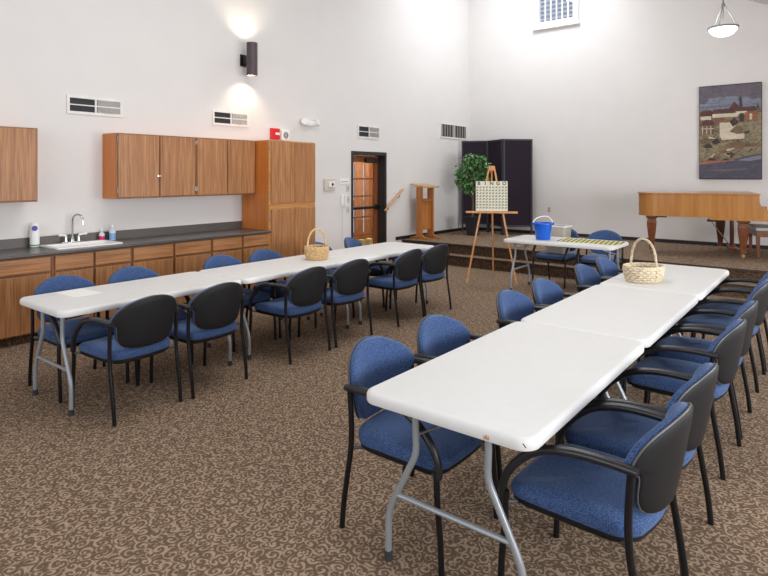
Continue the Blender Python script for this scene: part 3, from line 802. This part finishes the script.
def ficus():
    t = thing('potted_ficus', 'leafy ficus tree in a tapered black pot in front of the folding screen', 'plant', (-6.05, 10.72, SZ))
    bm = new()
    def sq(h, z): return [(x, y, z) for x, y in rrect(-h, h, -h, h, 0.02)]
    loft(bm, [sq(.085, 0), sq(.135, .38), sq(.145, .385), sq(.145, .40), sq(.125, .40), sq(.12, .36)], smooth=False)
    obj('pot', bm, 'pot', t)
    bm = new(); loft(bm, [sq(.119, .355), sq(.117, .37)]); obj('soil', bm, 'soil', t)
    bm = new()
    tube(bm, smooth_path([(0, 0, .36), (.015, .0, .7), (-.01, .01, 1.0), (.01, 0, 1.35)]), 0.022, 8)
    tips = []
    for k in range(22):
        z = 0.85 + 0.65 * random.random(); a = random.random() * 2 * PI; r = 0.14 + 0.2 * random.random()
        tip = Vector((r * math.cos(a), r * math.sin(a), z + 0.12 + 0.14 * random.random())); tips.append(tip)
        tube(bm, smooth_path([(0, 0, z - 0.1), tip * 0.5 + Vector((0, 0, z * .5 - 0.03)), tip], 3), [0.008] * 6 + [0.004], 6)
    obj('trunk', bm, 'bark', t)
    bm = new()
    n = 0
    clumps = [(.06, 1.58, .25), (-.12, 1.42, .24), (.28, 1.49, .17), (-.24, 1.14, .17), (-.07, 1.0, .16), (.20, 1.22, .20), (-.06, 1.68, .17), (.02, 1.28, .24), (.16, 1.66, .15), (-.26, 1.36, .14)]
    while n < 1250:
        cx_, cz_, cr = clumps[n % len(clumps)]; cx_ *= .82; cz_ = 1.31 + (cz_ - 1.35) * .86; cr *= .84
        dp = random.uniform(-.16, .16); th = random.random() * 2 * PI; q = cr * random.random() ** 0.5 * (1.28 if random.random() < .14 else 1.0)
        rg = cx_ + q * math.cos(th); z = cz_ + q * math.sin(th) * 0.85
        px, py = .87 * rg - .49 * dp, .49 * rg + .87 * dp
        a = math.atan2(py, px); r = math.hypot(px, py)
        c = Vector((r * math.cos(a), r * math.sin(a), z)); ln = 0.062 + 0.035 * random.random(); wd = ln * 0.25
        out = Vector((math.cos(a + random.uniform(-.9, .9)), math.sin(a + random.uniform(-.9, .9)), random.uniform(-1.3, 0.25))).normalized()
        sd = out.cross(Vector((random.uniform(-.4, .4), random.uniform(-.4, .4), 1))).normalized(); up = sd.cross(out)
        p = [c, c + out * ln * .35 + sd * wd + up * 0.006, c + out * ln * .75 + sd * wd * .7 + up * .003, c + out * ln - up * .008, c + out * ln * .75 - sd * wd * .7 + up * .003, c + out * ln * .35 - sd * wd + up * .006, c + out * ln * .5 - up * .004]
        v = [bm.verts.new(q) for q in p]
        for f in ((0, 1, 6), (1, 2, 6), (2, 3, 6), (3, 4, 6), (4, 5, 6), (5, 0, 6)): bm.faces.new([v[i] for i in f])
        n += 1
    obj('foliage', bm, 'leaf', t)
ficus()

def lectern():
    t = thing('lectern', 'oak lectern with open back and sled feet on the stage by the wall', 'lectern', (-6.50, 9.61, SZ), math.radians(-6))
    for s in (-1, 1):
        bm = new(); bbox(bm, -0.075, 0.075, s * 0.17 - 0.018, s * 0.17 + 0.018, 0.06, 1.035, 0.004); obj('side_post', bm, 'oak', t)
        bm = new()
        pr = [(-.23, 0), (.23, 0), (.23, .03), (.12, .05), (.08, .075), (-.08, .075), (-.12, .05), (-.23, .03)]
        a = [bm.verts.new((x, s * .17 - .032, z)) for x, z in pr]; b_ = [bm.verts.new((x, s * .17 + .032, z)) for x, z in pr]
        for k in range(8): bm.faces.new((a[k], a[(k + 1) % 8], b_[(k + 1) % 8], b_[k]))
        bm.faces.new(a[::-1]); bm.faces.new(b_); obj('sled_foot', bm, 'oak', t)
    bm = new(); bbox(bm, -0.02, 0.02, -0.152, 0.152, 0.18, 0.76, 0.003); obj('front_panel', bm, 'oak', t)
    bm = new(); bbox(bm, -0.05, 0.05, -0.152, 0.152, 0.74, 0.80, 0.003); obj('shelf_rail', bm, 'oak', t)
    bm = new(); b2 = new(); bbox(b2, -0.20, 0.20, -0.20, 0.20, 0, 0.022, 0.004); bbox(b2, 0.185, 0.20, -0.20, 0.20, 0.022, 0.036, 0.003)
    add(bm, b2, Matrix.Translation((0, 0, 1.045)) @ Matrix.Rotation(math.radians(9), 4, 'Y')); obj('slope_top', bm, 'oak_light', t)
lectern()

# ------------------------------------------------------------------ grand piano and bench
def piano():
    rz = math.radians(12)
    t = thing('grand_piano', 'closed walnut grand piano on the stage below the painting', 'piano', (-2.545, 9.88, SZ), rz)
    Ln, W = 1.66, 1.46
    def outline(o=0.0, x1=Ln):
        p = [(x1, -o)]
        for k in range(11): p.append((0.9 - 0.62 * k / 10, -o))
        for k in range(1, 10):
            a = -PI / 2 - PI / 2 * k / 9; p.append((0.25 + (0.25 + o) * math.cos(a), 0.25 + (0.25 + o) * math.sin(a)))
        p.append((-o, 0.38))
        for k in range(1, 7):
            a = PI - PI * .56 * k / 6; p.append((0.25 + (0.25 + o) * math.cos(a), 0.42 + (0.25 + o) * math.sin(a)))
        cur = [(.50, .70), (.66, .80), (.80, .95), (.93, 1.12), (1.10, 1.30), (1.30, 1.42)]
        p += [(x, y + o) for x, y in cur] + [(x1, W + o)]
        return p
    bm = new(); prism(bm, outline(0), 0.62, 0.968); obj('rim', bm, 'piano_side', t)
    bm = new(); prism(bm, outline(0.018, Ln + 0.01), 0.971, 0.993); obj('lid', bm, 'piano_side', t)
    # moulding under the rim toward the keyboard end
    bm = new(); box(bm, 1.02, Ln + 0.28, -0.012, W + 0.012, 0.585, 0.622); obj('key_bed', bm, 'piano_side', t)
    # arms with scooped cheeks
    for y0, y1 in ((0.0, 0.05), (W - 0.05, W)):
        bm = new()
        pr = [(Ln, .62), (Ln + .28, .62), (Ln + .28, .74)] + [(Ln + 0.15 - 0.15 * math.sin(k * PI / 12), 0.89 - 0.15 * math.cos(k * PI / 12)) for k in range(0, 7)] + [(Ln, .955)]
        a = [bm.verts.new((x, y0, z)) for x, z in pr]; b_ = [bm.verts.new((x, y1, z)) for x, z in pr]; n = len(pr)
        for k in range(n): bm.faces.new((a[k], a[(k + 1) % n], b_[(k + 1) % n], b_[k]))
        bm.faces.new(a[::-1]); bm.faces.new(b_); obj('cheek', bm, 'piano_side', t)
    bm = new(); box(bm, Ln, Ln + 0.24, 0.06, W - 0.06, 0.62, 0.70); obj('fallboard', bm, 'black_lacquer', t)
    bm = new(); box(bm, 0.98, 1.14, 0.03, 0.12, 0.555, 0.585); box(bm, 0.26, 0.42, 0.02, 0.20, 0.60, 0.62); obj('leg_plate', bm, 'black_lacquer', t)
    for x, y, z1 in ((0.20, 0.16, .62), (1.47, 0.16, .585), (1.24, 1.24, .585)):
        bm = new()
        def sq(h, z, d=0): return [(x - h, y - h, z), (x + h, y - h, z), (x + h, y + h, z), (x - h, y + h, z)]
        loft(bm, [sq(.085, z1), sq(.085, z1 - .03), sq(.062, z1 - .05), sq(.072, z1 - .11), sq(.066, z1 - .2), sq(.036, .14), sq(.036, .11), sq(.044, .10), sq(.044, .08), sq(.03, .07)], smooth=False)
        lg = obj('leg', bm, 'piano_leg', t)
        bm = new(); b2 = new(); lathe(b2, [(.026, -.012), (.03, -.006), (.03, .006), (.026, .012)], 16); add(bm, b2, Matrix.Translation((x, y, .03)) @ Matrix.Rotation(PI / 2, 4, 'X')); box(bm, x - .012, x + .012, y - .018, y + .018, .03, .072)
        obj('caster', bm, 'brass', lg)
    bm = new()
    lx, ly = 1.37, 0.76
    for s in (-1, 1): tube(bm, [(lx, ly + s * .10, .60), (lx, ly + s * .12, .35), (lx, ly + s * .09, .12)], .022, 8)
    bbox(bm, lx - .06, lx + .06, ly - .16, ly + .16, .06, .13, .008)
    obj('pedal_lyre', bm, 'piano_leg', t)
    bm = new()
    for s in (-.06, 0, .06): bbox(bm, lx + .05, lx + .17, ly + s - .012, ly + s + .012, .075, .09, .004)
    obj('pedals', bm, 'brass', t)
    bm = new()
    for s in (-1, 1): tube(bm, [(lx - .03, ly + s * .08, .13), (lx - .36, ly + s * .05, .61)], .007, 6)
    obj('lyre_brace', bm, 'steel', t)
piano()
t = thing('piano_bench', 'wooden piano bench with pale reflecting top beside the grand piano', 'bench', (-0.90, 10.84, SZ), math.radians(14))
bm = new(); bbox(bm, -.19, .19, -.38, .38, .42, .475, .018, 3); obj('seat_top', bm, 'bench_top', t)
bm = new(); bbox(bm, -.175, .175, -.365, .365, .33, .42, .003); obj('apron', bm, 'piano_leg', t)
for sx in (-1, 1):
    for sy in (-1, 1):
        bm = new()
        def sq(h, z): return [(sx * .15 - h, sy * .34 - h, z), (sx * .15 + h, sy * .34 - h, z), (sx * .15 + h, sy * .34 + h, z), (sx * .15 - h, sy * .34 + h, z)]
        loft(bm, [sq(.026, .34), sq(.024, .2), sq(.017, 0)], smooth=False); obj('leg', bm, 'piano_leg', t)

# ------------------------------------------------------------------ easel and bingo board
def text_mesh(txt, size):
    cu = bpy.data.curves.new('letters', 'FONT'); cu.body = txt; cu.size = size; cu.align_x = 'CENTER'; cu.extrude = 0.0015; cu.offset = 0.0016
    o = bpy.data.objects.new('letters', cu); C.objects.link(o)
    dg = bpy.context.evaluated_depsgraph_get(); me = o.evaluated_get(dg).to_mesh()
    b = new(); b.from_mesh(me); o.evaluated_get(dg).to_mesh_clear()
    bpy.data.objects.remove(o); bpy.data.curves.remove(cu)
    return b

EA = math.radians(27)      # the easel is turned toward the chairs
ea = thing('easel', 'wooden tripod easel standing before the stage steps', 'easel', (-4.08, 7.80, 0), EA)
# local x along its front feet, local y away from the viewer
apex = Vector((0.0, 0.22, 1.765))
feet = [Vector((-0.37, 0.02, 0)), Vector((0.37, -0.02, 0)), Vector((0.02, 0.78, 0))]
for k, f in enumerate(feet):
    bm = new()
    tp = apex + Vector(((-0.035, 0.035, 0)[k], (0, 0, 0.035)[k], 0))
    dv = (tp - f).normalized(); sd = Vector((1, 0, 0)); sd = (sd - dv * sd.dot(dv)).normalized(); nn = dv.cross(sd)
    obox(bm, (tp + f) / 2, sd * 0.0125, nn * 0.010, dv * ((tp - f).length / 2)); obj('leg', bm, 'pine', ea)
bm = new(); bbox(bm, -0.045, 0.045, 0.185, 0.25, 1.70, 1.775, 0.008); obj('top_block', bm, 'pine', ea)
zt = 1.085
yt = 0.02 + (0.22 - 0.0) * zt / 1.80
bm = new(); bbox(bm, -0.385, 0.385, yt - 0.090, yt - 0.006, zt - 0.028, zt, 0.006); obj('ledge', bm, 'pine', ea)

bb = thing('bingo_board', 'cream bingo board resting on the easel ledge', 'board', (-4.08, 7.80, 0), EA)
bw, bh = 0.475, 0.455
tilt = math.atan2(0.22, 1.80)
Q = Matrix.Translation((0, yt - 0.050, zt + 0.003)) @ Matrix.Rotation(-tilt, 4, 'X')
bm = new(); b2 = new(); bbox(b2, -bw / 2, bw / 2, -0.012, 0.012, 0, bh, 0.004); add(bm, b2, Q); obj('board_panel', bm, 'board', bb)
bm = new()
for i, ch in enumerate('BINGO'):
    b2 = text_mesh(ch, 0.075)
    add(bm, b2, Q @ Matrix.Translation((-bw / 2 + bw * (i + .5) / 5 , -0.0135, bh - 0.058)) @ Matrix.Rotation(PI / 2, 4, 'X'))
obj('lettering', bm, 'ink', bb)
bm = new()
for r in range(8):
    for c in range(10):
        x = -bw / 2 + bw * (c + .5) / 10; z = 0.028 + (bh - 0.10) * (r + .5) / 8
        b2 = new(); obox(b2, (x, -0.0135, z), (0.014, 0, 0.009), (0, 0.0014, 0), (-0.0035, 0, 0.0085)); add(bm, b2, Q)
obj('number_slots', bm, 'slot', bb)

# ------------------------------------------------------------------ folding tables
def folding_table(label, w, L=1.52, group='white folding tables', bz=(.575, .645)):
    """long axis along local y, origin on the floor below its centre"""
    t = thing('folding_table', label, 'table', (0, 0, 0), 0, group)
    bm = new(); hw, hl = w / 2, L / 2 - 0.004
    def rl(i, z): return [(x, y, z) for x, y in rrect(-hw + i, hw - i, -hl + i, hl - i, 0.072 - min(i, .03), 10)]
    loft(bm, [rl(.012, .688), rl(.003, .690), rl(0, .697), rl(0, .720), rl(.005, .729), rl(.014, .7345), rl(.019, .735)])
    obj('tabletop', bm, 'table_top', t)
    for s in (-1, 1):
        y = s * (hl - 0.10)
        for q in (-1, 1):
            bm = new()
            pts = smooth_path([(q * .165 * w / .76, y, .69), (q * .165 * w / .76, y, .60), (q * .165 * w / .76, y, .50), (q * .20 * w / .76, y, .42), (q * .27 * w / .76, y, .28), (q * .30 * w / .76, y, .20), (q * .305 * w / .76, y, .10), (q * .305 * w / .76, y, .012)], 3)
            tube(bm, pts, 0.0145, 10); lg = obj('leg', bm, 'table_leg', t)
            bm = new(); lathe(bm, [(.017, 0), (.018, .004), (.018, .04), (.0155, .042)], 12, (q * .305 * w / .76, y)); obj('rubber_foot', bm, 'rubber', lg)
        bm = new(); e = .262 * w / .76; tube(bm, [(-e, y, .295), (e, y, .295)], 0.0115, 8); obj('crossbar', bm, 'table_leg', t)
        bm = new()
        hub = (0, y - s * .16, bz[1])
        for q in (-1, 1): tube(bm, [(q * .16 * w / .76, y - s * .005, bz[0]), hub], 0.006, 6)
        tube(bm, [hub, (0, y - s * .40, .688)], 0.009, 8); obj('brace', bm, 'steel', t)
    return t

rt = folding_table('white folding table at the near end of the piano-side row, closest to the camera', 0.77)
rt.location = (-1.205, 2.615, 0)
dup(rt, (-1.205, 4.135, 0), 0, 'white folding table in the middle of the piano-side row')
dup(rt, (-1.20, 5.655, 0), 0, 'white folding table holding the whitewashed basket, stage end of its row')
lt = folding_table('white folding table with the sheet of paper, in the row beside the oak cabinets', 0.74, bz=(.662, .676))
lt.location = (-4.42, 2.445, 0)
dup(lt, (-4.42, 3.965, 0), 0, 'white folding table in the middle of the cabinet-side row, holding the honey-coloured basket')
dup(lt, (-4.42, 5.485, 0), 0, 'white folding table at the glazed-door end of the cabinet-side row')
dup(rt, (-2.975, 7.83, 0), PI / 2, 'white folding table carrying the blue bucket, standing apart before the stage')
chip = new()
chip.faces.new([chip.verts.new(q) for q in ((.200, -.7568, .697), (.224, -.7568, .697), (.222, -.7568, .714), (.217, -.7568, .705), (.212, -.7568, .716), (.206, -.7568, .706), (.202, -.7568, .713))])
obj('edge_chip', chip, 'chip', rt, label='brown chipped mark on the table edge')
chip = new()
chip.faces.new([chip.verts.new(q) for q in ((.350, -.7568, .722), (.354, -.7568, .724), (.366, -.7568, .713), (.362, -.7568, .711))])
obj('edge_scratch', chip, 'ink', rt, label='small dark scratch on the table edge')

# ------------------------------------------------------------------ chairs
HW = [(.470, .0), (.472, .07), (.478, .12), (.490, .160), (.51, .186), (.54, .203), (.575, .210), (.61, .212), (.63, .216), (.643, .226), (.652, .240), (.662, .247), (.68, .245), (.70, .238), (.718, .229), (.736, .216), (.752, .199), (.768, .177), (.781, .152), (.793, .123), (.804, .089), (.812, .049), (.816, .0)]
def back_outline(grow=0.0):
    right = [(w + (grow if w > 0 else 0), z) for z, w in HW]
    right = [(x, z + (grow if i == len(HW) - 1 else (-grow if i == 0 else grow * (z - .65) / .2))) for i, (x, z) in enumerate(right)]
    left = [(-x, z) for x, z in right[-2:0:-1]]
    return right + left
def back_y(x, z): return -0.272 - 0.18 * (z - 0.47) + 1.35 * x * x

def build_chair(label):
    t = thing('arm_chair', label, 'chair', (0, 0, 0), 0)
    # seat pad
    base = []
    def arc(cx, cy, r, a0, a1, k):
        for q in range(k + 1):
            a = math.radians(a0 + (a1 - a0) * q / k); base.append((cx + r * math.cos(a), cy + r * math.sin(a)))
    arc(.165, .185, .075, 0, 90, 6); base.append((.08, .266)); base.append((0, .268)); base.append((-.08, .266)); arc(-.165, .185, .075, 90, 180, 6)
    base.append((-.240, .05)); base.append((-.239, -.06))
    arc(-.128, -.135, .11, 180, 250, 6); base.append((-.08, -.252)); base.append((0, -.258)); base.append((.08, -.252)); arc(.128, -.135, .11, 290, 360, 6)
    base.append((.239, -.06)); base.append((.240, .05))
    def so(sc, z, crown=0):
        return [(x * sc, .01 + (y - .01) * sc, z + crown - (0.016 * max(0, y / .25) ** 3 if z > .43 else 0)) for x, y in base]
    bm = new(); loft(bm, [so(.95, .402), so(.985, .406), so(1.0, .418), so(1.0, .440), so(.985, .454), so(.95, .463), so(.86, .469), so(.6, .472), so(.25, .473)]); obj('seat', bm, 'fabric', t)
    bm = new(); loft(bm, [so(.90, .372), so(.965, .386), so(.975, .403)]); obj('seat_pan', bm, 'shell', t)
    # backrest pad and shell
    def sheet(grow, rings, mi):
        loops = []
        O = back_outline(grow)
        for sc, off in rings:
            loops.append([(x * sc, back_y(x * sc, .655 + (z - .655) * sc) + off, .655 + (z - .655) * sc) for x, z in O])
        return loops
    bm = new(); loft(bm, sheet(.003, [(.2, .0), (.5, .0), (.8, .0), (.97, 0.0), (1.0, .006), (1.0, .018), (.99, .028), (.96, .035), (.85, .040), (.6, .045), (.4, .047), (.2, .048)], 0)); obj('backrest', bm, 'fabric', t)
    bm = new(); loft(bm, sheet(.003, [(.2, -.004), (.5, -.004), (.8, -.003), (.98, .003), (1.0, .002), (1.003, -.004), (.995, -.010), (.96, -.014), (.75, -.017), (.5, -.018), (.2, -.019)], 0)); bs = obj('back_shell', bm, 'shell', t)
    bm = new(); tube(bm, [(x, back_y(x, z) - .004, z) for x, z in back_outline(.003)], 0.0042, 6, closed=True); obj('shell_lip', bm, 'lip', bs, label='grey rim of the black back shell')
    # legs and arms
    for s in (-1, 1):
        bm = new(); tube(bm, smooth_path([(s * .25, -.275, 0), (s * .252, -.262, .12), (s * .252, -.238, .27), (s * .252, -.220, .38), (s * .252, -.216, .50), (s * .252, -.226, .656)], 3), .0135, 10); obj('leg', bm, 'black_tube', t)
        bm = new(); tube(bm, smooth_path([(s * .25, .268, 0), (s * .252, .262, .15), (s * .252, .248, .30), (s * .252, .244, .43)], 3), .0135, 10); obj('leg', bm, 'black_tube', t)
        bm = new()
        pts = smooth_path([(s * .252, -.247, .660), (s * .254, -.20, .664), (s * .258, -.12, .6665), (s * .260, -.04, .663), (s * .260, .05, .647), (s * .259, .12, .617), (s * .257, .185, .565), (s * .255, .235, .50), (s * .253, .257, .435), (s * .252, .256, .395)], 3)
        tube(bm, pts, [.0140 + .0035 * math.sin(min(1, (len(pts) - 1 - k) / (len(pts) - 1)) * PI * .75) for k in range(len(pts))], 10, flat=1.2, up=(0, 0, 1)); obj('armrest', bm, 'black_arm', t)
    for y in (-.17, .19):
        bm = new(); tube(bm, [(-.252, y + (.045 if y > 0 else -.05), .388), (-.2, y, .382), (.2, y, .382), (.252, y + (.045 if y > 0 else -.05), .388)], .008, 8); obj('seat_bracket', bm, 'lip', t)
    return t

ORD = ['first', 'second', 'third', 'fourth', 'fifth', 'last']
rows = [
    # name, x, facing rz, y list
    ('aisle side of the piano-side table row', -1.555, -PI / 2, [2.262, 2.83, 3.785, 4.375, 5.298, 5.88], [1, -1, 0, 1, 0, 1], 'from the camera'),
    ('outer side of the piano-side table row', -0.755, PI / 2, [2.29, 2.855, 3.85, 4.46, 5.43, 6.02], [-3, -2, -2, 0, 0, 0], 'from the camera'),
    ('aisle side of the cabinet-side table row', -4.015, PI / 2, [2.125, 2.72, 3.69, 4.31, 5.255, 5.83], [3, 2, 1, -3, 1, -4], 'from the paper-sheet end'),
    ('cabinet side of the cabinet-side table row', -4.68, -PI / 2, [2.09, 2.67, 3.614, 4.18, 5.15, 5.77], [0, 0, 0, 0, 20, 19], 'from the paper-sheet end'),
]
proto = None
for where, x, rz, ys_, jit, cnt in rows:
    for i, y in enumerate(ys_):
        lab = '%s blue armchair %s on the %s' % (ORD[i], cnt, where)
        loc = (x - (0.03 if i == 4 else 0.07 if i == 5 else 0) * (jit[i] > 10), y, 0); r = rz + math.radians(jit[i])
        if proto is None:
            proto = build_chair(lab); proto.location = loc; proto.rotation_euler = (0, 0, r); proto['group'] = 'armchairs on the ' + where
        else: dup(proto, loc, r, lab, 'armchairs on the ' + where)
dup(proto, (-3.33, 8.44, 0), PI + math.radians(-4), 'blue padded armchair behind the bucket table with a grey bin on its seat', 'armchairs behind the bucket table')
dup(proto, (-2.68, 8.44, 0), PI + math.radians(4), 'empty blue padded armchair behind the checkered cloth on the bucket table', 'armchairs behind the bucket table')

# ------------------------------------------------------------------ things on the tables
bm = new()
bbox(bm, -.105, .105, -.15, .15, 0, .0012, .0004, 1)
tag(obj('paper_sheet', bm, 'paper', None, (-4.60, 2.05, .7352), math.radians(-86)), 'white sheet of paper lying on the cabinet-side tables', 'paper')

def basket(label, loc, rx, ry, h, hh, mat, rz=0, rows_=7):
    t = thing('wicker_basket', label, 'basket', loc, rz, 'wicker baskets')
    nst = 18
    bm = new()
    def rad(k): return 0.86 + 0.14 * math.sin(min(1, k * 1.1) * PI / 2)
    for i in range(rows_):
        k = (i + .5) / rows_; z = .008 + (h - .012) * k; q = rad(k); pts = []
        for j in range(nst * 4):
            a = 2 * PI * j / (nst * 4); wv = .0055 * math.cos(a * nst + PI * (i % 2))
            pts.append(((rx * q + wv) * math.cos(a), (ry * q + wv) * math.sin(a), z + 0.001 * math.sin(a * 7 + i)))
        tube(bm, pts, (h / rows_) * .50, 6, closed=True)
    for j in range(nst):
        a = 2 * PI * (j + .5) / nst
        tube(bm, [(rx * rad(k) * math.cos(a), ry * rad(k) * math.sin(a), .004 + (h - .004) * k) for k in (0, .33, .66, 1)], .004, 6)
    obj('woven_body', bm, mat, t)
    bm = new(); lathe(bm, [(.88, .002), (.88, .010)], 40, ell=(rx, ry)); obj('base', bm, mat, t)
    bm = new()
    for dz, ph in ((0, 0), (.006, PI)):
        tube(bm, [((rx + .003 + .003 * math.cos(a * 18 + ph)) * math.cos(a), (ry + .003 + .003 * math.cos(a * 18 + ph)) * math.sin(a), h + dz) for a in (2 * PI * j / 96 for j in range(96))], .0065, 6, closed=True)
    obj('rim', bm, mat, t)
    bm = new()
    pts = [(0.008, -ry, h * .35), (0.004, -ry - .002, h)] + [(0, -ry * 1.0 * math.cos(a) , h + (hh - h) * math.sin(a) ** 0.75) for a in (PI * k / 16 for k in range(1, 16))] + [(-.004, ry + .002, h), (-.008, ry, h * .35)]
    tube(bm, pts, .009, 8, flat=1.25); obj('handle', bm, mat, t)
    return t
bk = basket('honey-coloured round wicker basket with tall handle on the cabinet-side tables', (-4.405, 4.44, .7355), .124, .120, .13, .325, 'wicker', math.radians(-8))
basket('whitewashed oval wicker basket with a hoop handle on the piano-side tables', (-1.31, 5.26, .7355), .17, .135, .125, .36, 'wicker_white', math.radians(-120), 6)

t = thing('plastic_bucket', 'blue plastic bucket with a white carrying handle on the far table', 'bucket', (-3.25, 7.74, .7355))
bm = new(); lathe(bm, [(.095, 0), (.098, .003), (.124, .213), (.138, .215), (.138, .227), (.132, .236), (.120, .236), (.114, .21), (.09, .012)], 32); obj('bucket_body', bm, 'blue_bucket', t)
bm = new(); d0 = Vector((math.cos(EA + .2), math.sin(EA + .2), 0))
tube(bm, smooth_path([d0 * -.136 + Vector((0, 0, .222)), d0 * -.125 + Vector((-.012, .02, .255)), d0 * -.07 + Vector((-.03, .05, .295)), d0 * .02 + Vector((-.035, .06, .318)), d0 * .09 + Vector((-.03, .05, .305)), d0 * .128 + Vector((-.012, .02, .262)), d0 * .136 + Vector((0, 0, .222))], 4), .0085, 8); obj('carrying_handle', bm, 'white_plastic', t)
for s in (-1, 1):
    bm = new(); p = d0 * .140 * s; bbox(bm, p.x - .016, p.x + .016, p.y - .014, p.y + .014, .203, .238, .004); obj('handle_lug', bm, 'blue_bucket', t)
t = thing('waste_bin', 'pale grey rectangular bin standing on a chair seat behind the bucket table', 'bin', (-3.30, 8.42, .474), math.radians(-4))
bm = new()
def bn(hx_, hy_, z): return [(x, y, z) for x, y in rrect(-hx_, hx_, -hy_, hy_, .025)]
loft(bm, [bn(.135, .10, 0), bn(.14, .105, .005), bn(.165, .125, .40), bn(.158, .118, .40), bn(.132, .098, .01)], smooth=True); obj('bin_body', bm, 'bin', t)
bm = new(); loft(bm, [bn(.165, .125, .39), bn(.176, .136, .392), bn(.176, .136, .412), bn(.158, .118, .412), bn(.158, .118, .39)]); obj('rim', bm, 'white_plastic', t)
bm = new(); bbox(bm, -.41, .41, -.22, .22, 0, .003, .001, 1)
tag(obj('checkered_cloth', bm, 'checker', None, (-2.64, 7.90, .7355), math.radians(2)), 'yellow and black checkered cloth spread on the far table', 'cloth')

# ------------------------------------------------------------------ light
def area(name, loc, rot, sx, sy, energy, col):
    L = bpy.data.lights.new(name, 'AREA'); L.shape = 'RECTANGLE'; L.size = sx; L.size_y = sy; L.energy = energy; L.color = col
    o = bpy.data.objects.new(name, L); C.objects.link(o); o.location = loc; o.rotation_euler = rot
    return o
DAY = (0.95, 0.975, 1.0)
area('daylight_front', ((FWX0 + FWX1) / 2, FY - 0.02, (FWZ0 + FWZ1) / 2), (PI / 2, 0, 0), FWX1 - FWX0 - .2, FWZ1 - FWZ0 - .2, 95, (0.93, 0.97, 1.0))
area('daylight_right', (RX + 0.02, 2.0, 1.58), (PI / 2, 0, PI / 2), 3.0, 1.35, 185, DAY)
area('daylight_right', (RX + 0.02, 6.8, 1.58), (PI / 2, 0, PI / 2), 3.0, 1.35, 185, DAY)
sl = math.atan(0.48)
area('skylight_stage', (-4.6, 9.95, ceil_z(-4.6) + 0.02), (math.radians(14), 0, 0), 1.8, 1.8, 120, DAY)
area('overhead_fill', (-3.1, 3.8, ceil_z(-3.1) - 0.35), (0, 0, 0), 2.4, 3.0, 95, (1.0, 0.96, 0.9))  # warm lamp below the skylight opening, added for ambient overhead light
L = bpy.data.lights.new('lobby_fill', 'POINT'); L.energy = 80; L.color = (1, 0.90, 0.72); L.shadow_soft_size = 0.15  # point light added to brighten the lobby behind the glazed door
lo = bpy.data.objects.new('lobby_fill', L); C.objects.link(lo); lo.location = (-7.5, 9.3, 2.35)

wd = bpy.data.worlds.new('sky'); S.world = wd; wd.use_nodes = True
bg = wd.node_tree.nodes['Background']; bg.inputs['Color'].default_value = (0.66, 0.78, 0.95, 1); bg.inputs['Strength'].default_value = 0.75

# ------------------------------------------------------------------ camera
cam = bpy.data.cameras.new('camera'); co = bpy.data.objects.new('camera', cam); C.objects.link(co)
co.location = (0, 0, 1.65); co.rotation_euler = (PI / 2, 0, 0.66571)
cam.sensor_width = 36.0; cam.lens = 36.0 * 578.4 / 768.0
cam.shift_y = -(288.0 - 174.04) / 768.0
cam.clip_start = 0.05; cam.clip_end = 100
S.camera = co

S.view_settings.view_transform = 'Standard'; S.view_settings.look = 'None'; S.view_settings.gamma = 1; S.view_settings.use_curve_mapping = False
S.view_settings.exposure = 0.03
S.cycles.max_bounces = 8; S.cycles.diffuse_bounces = 5; S.cycles.glossy_bounces = 3; S.cycles.transparent_max_bounces = 12
S.cycles.sample_clamp_indirect = 6
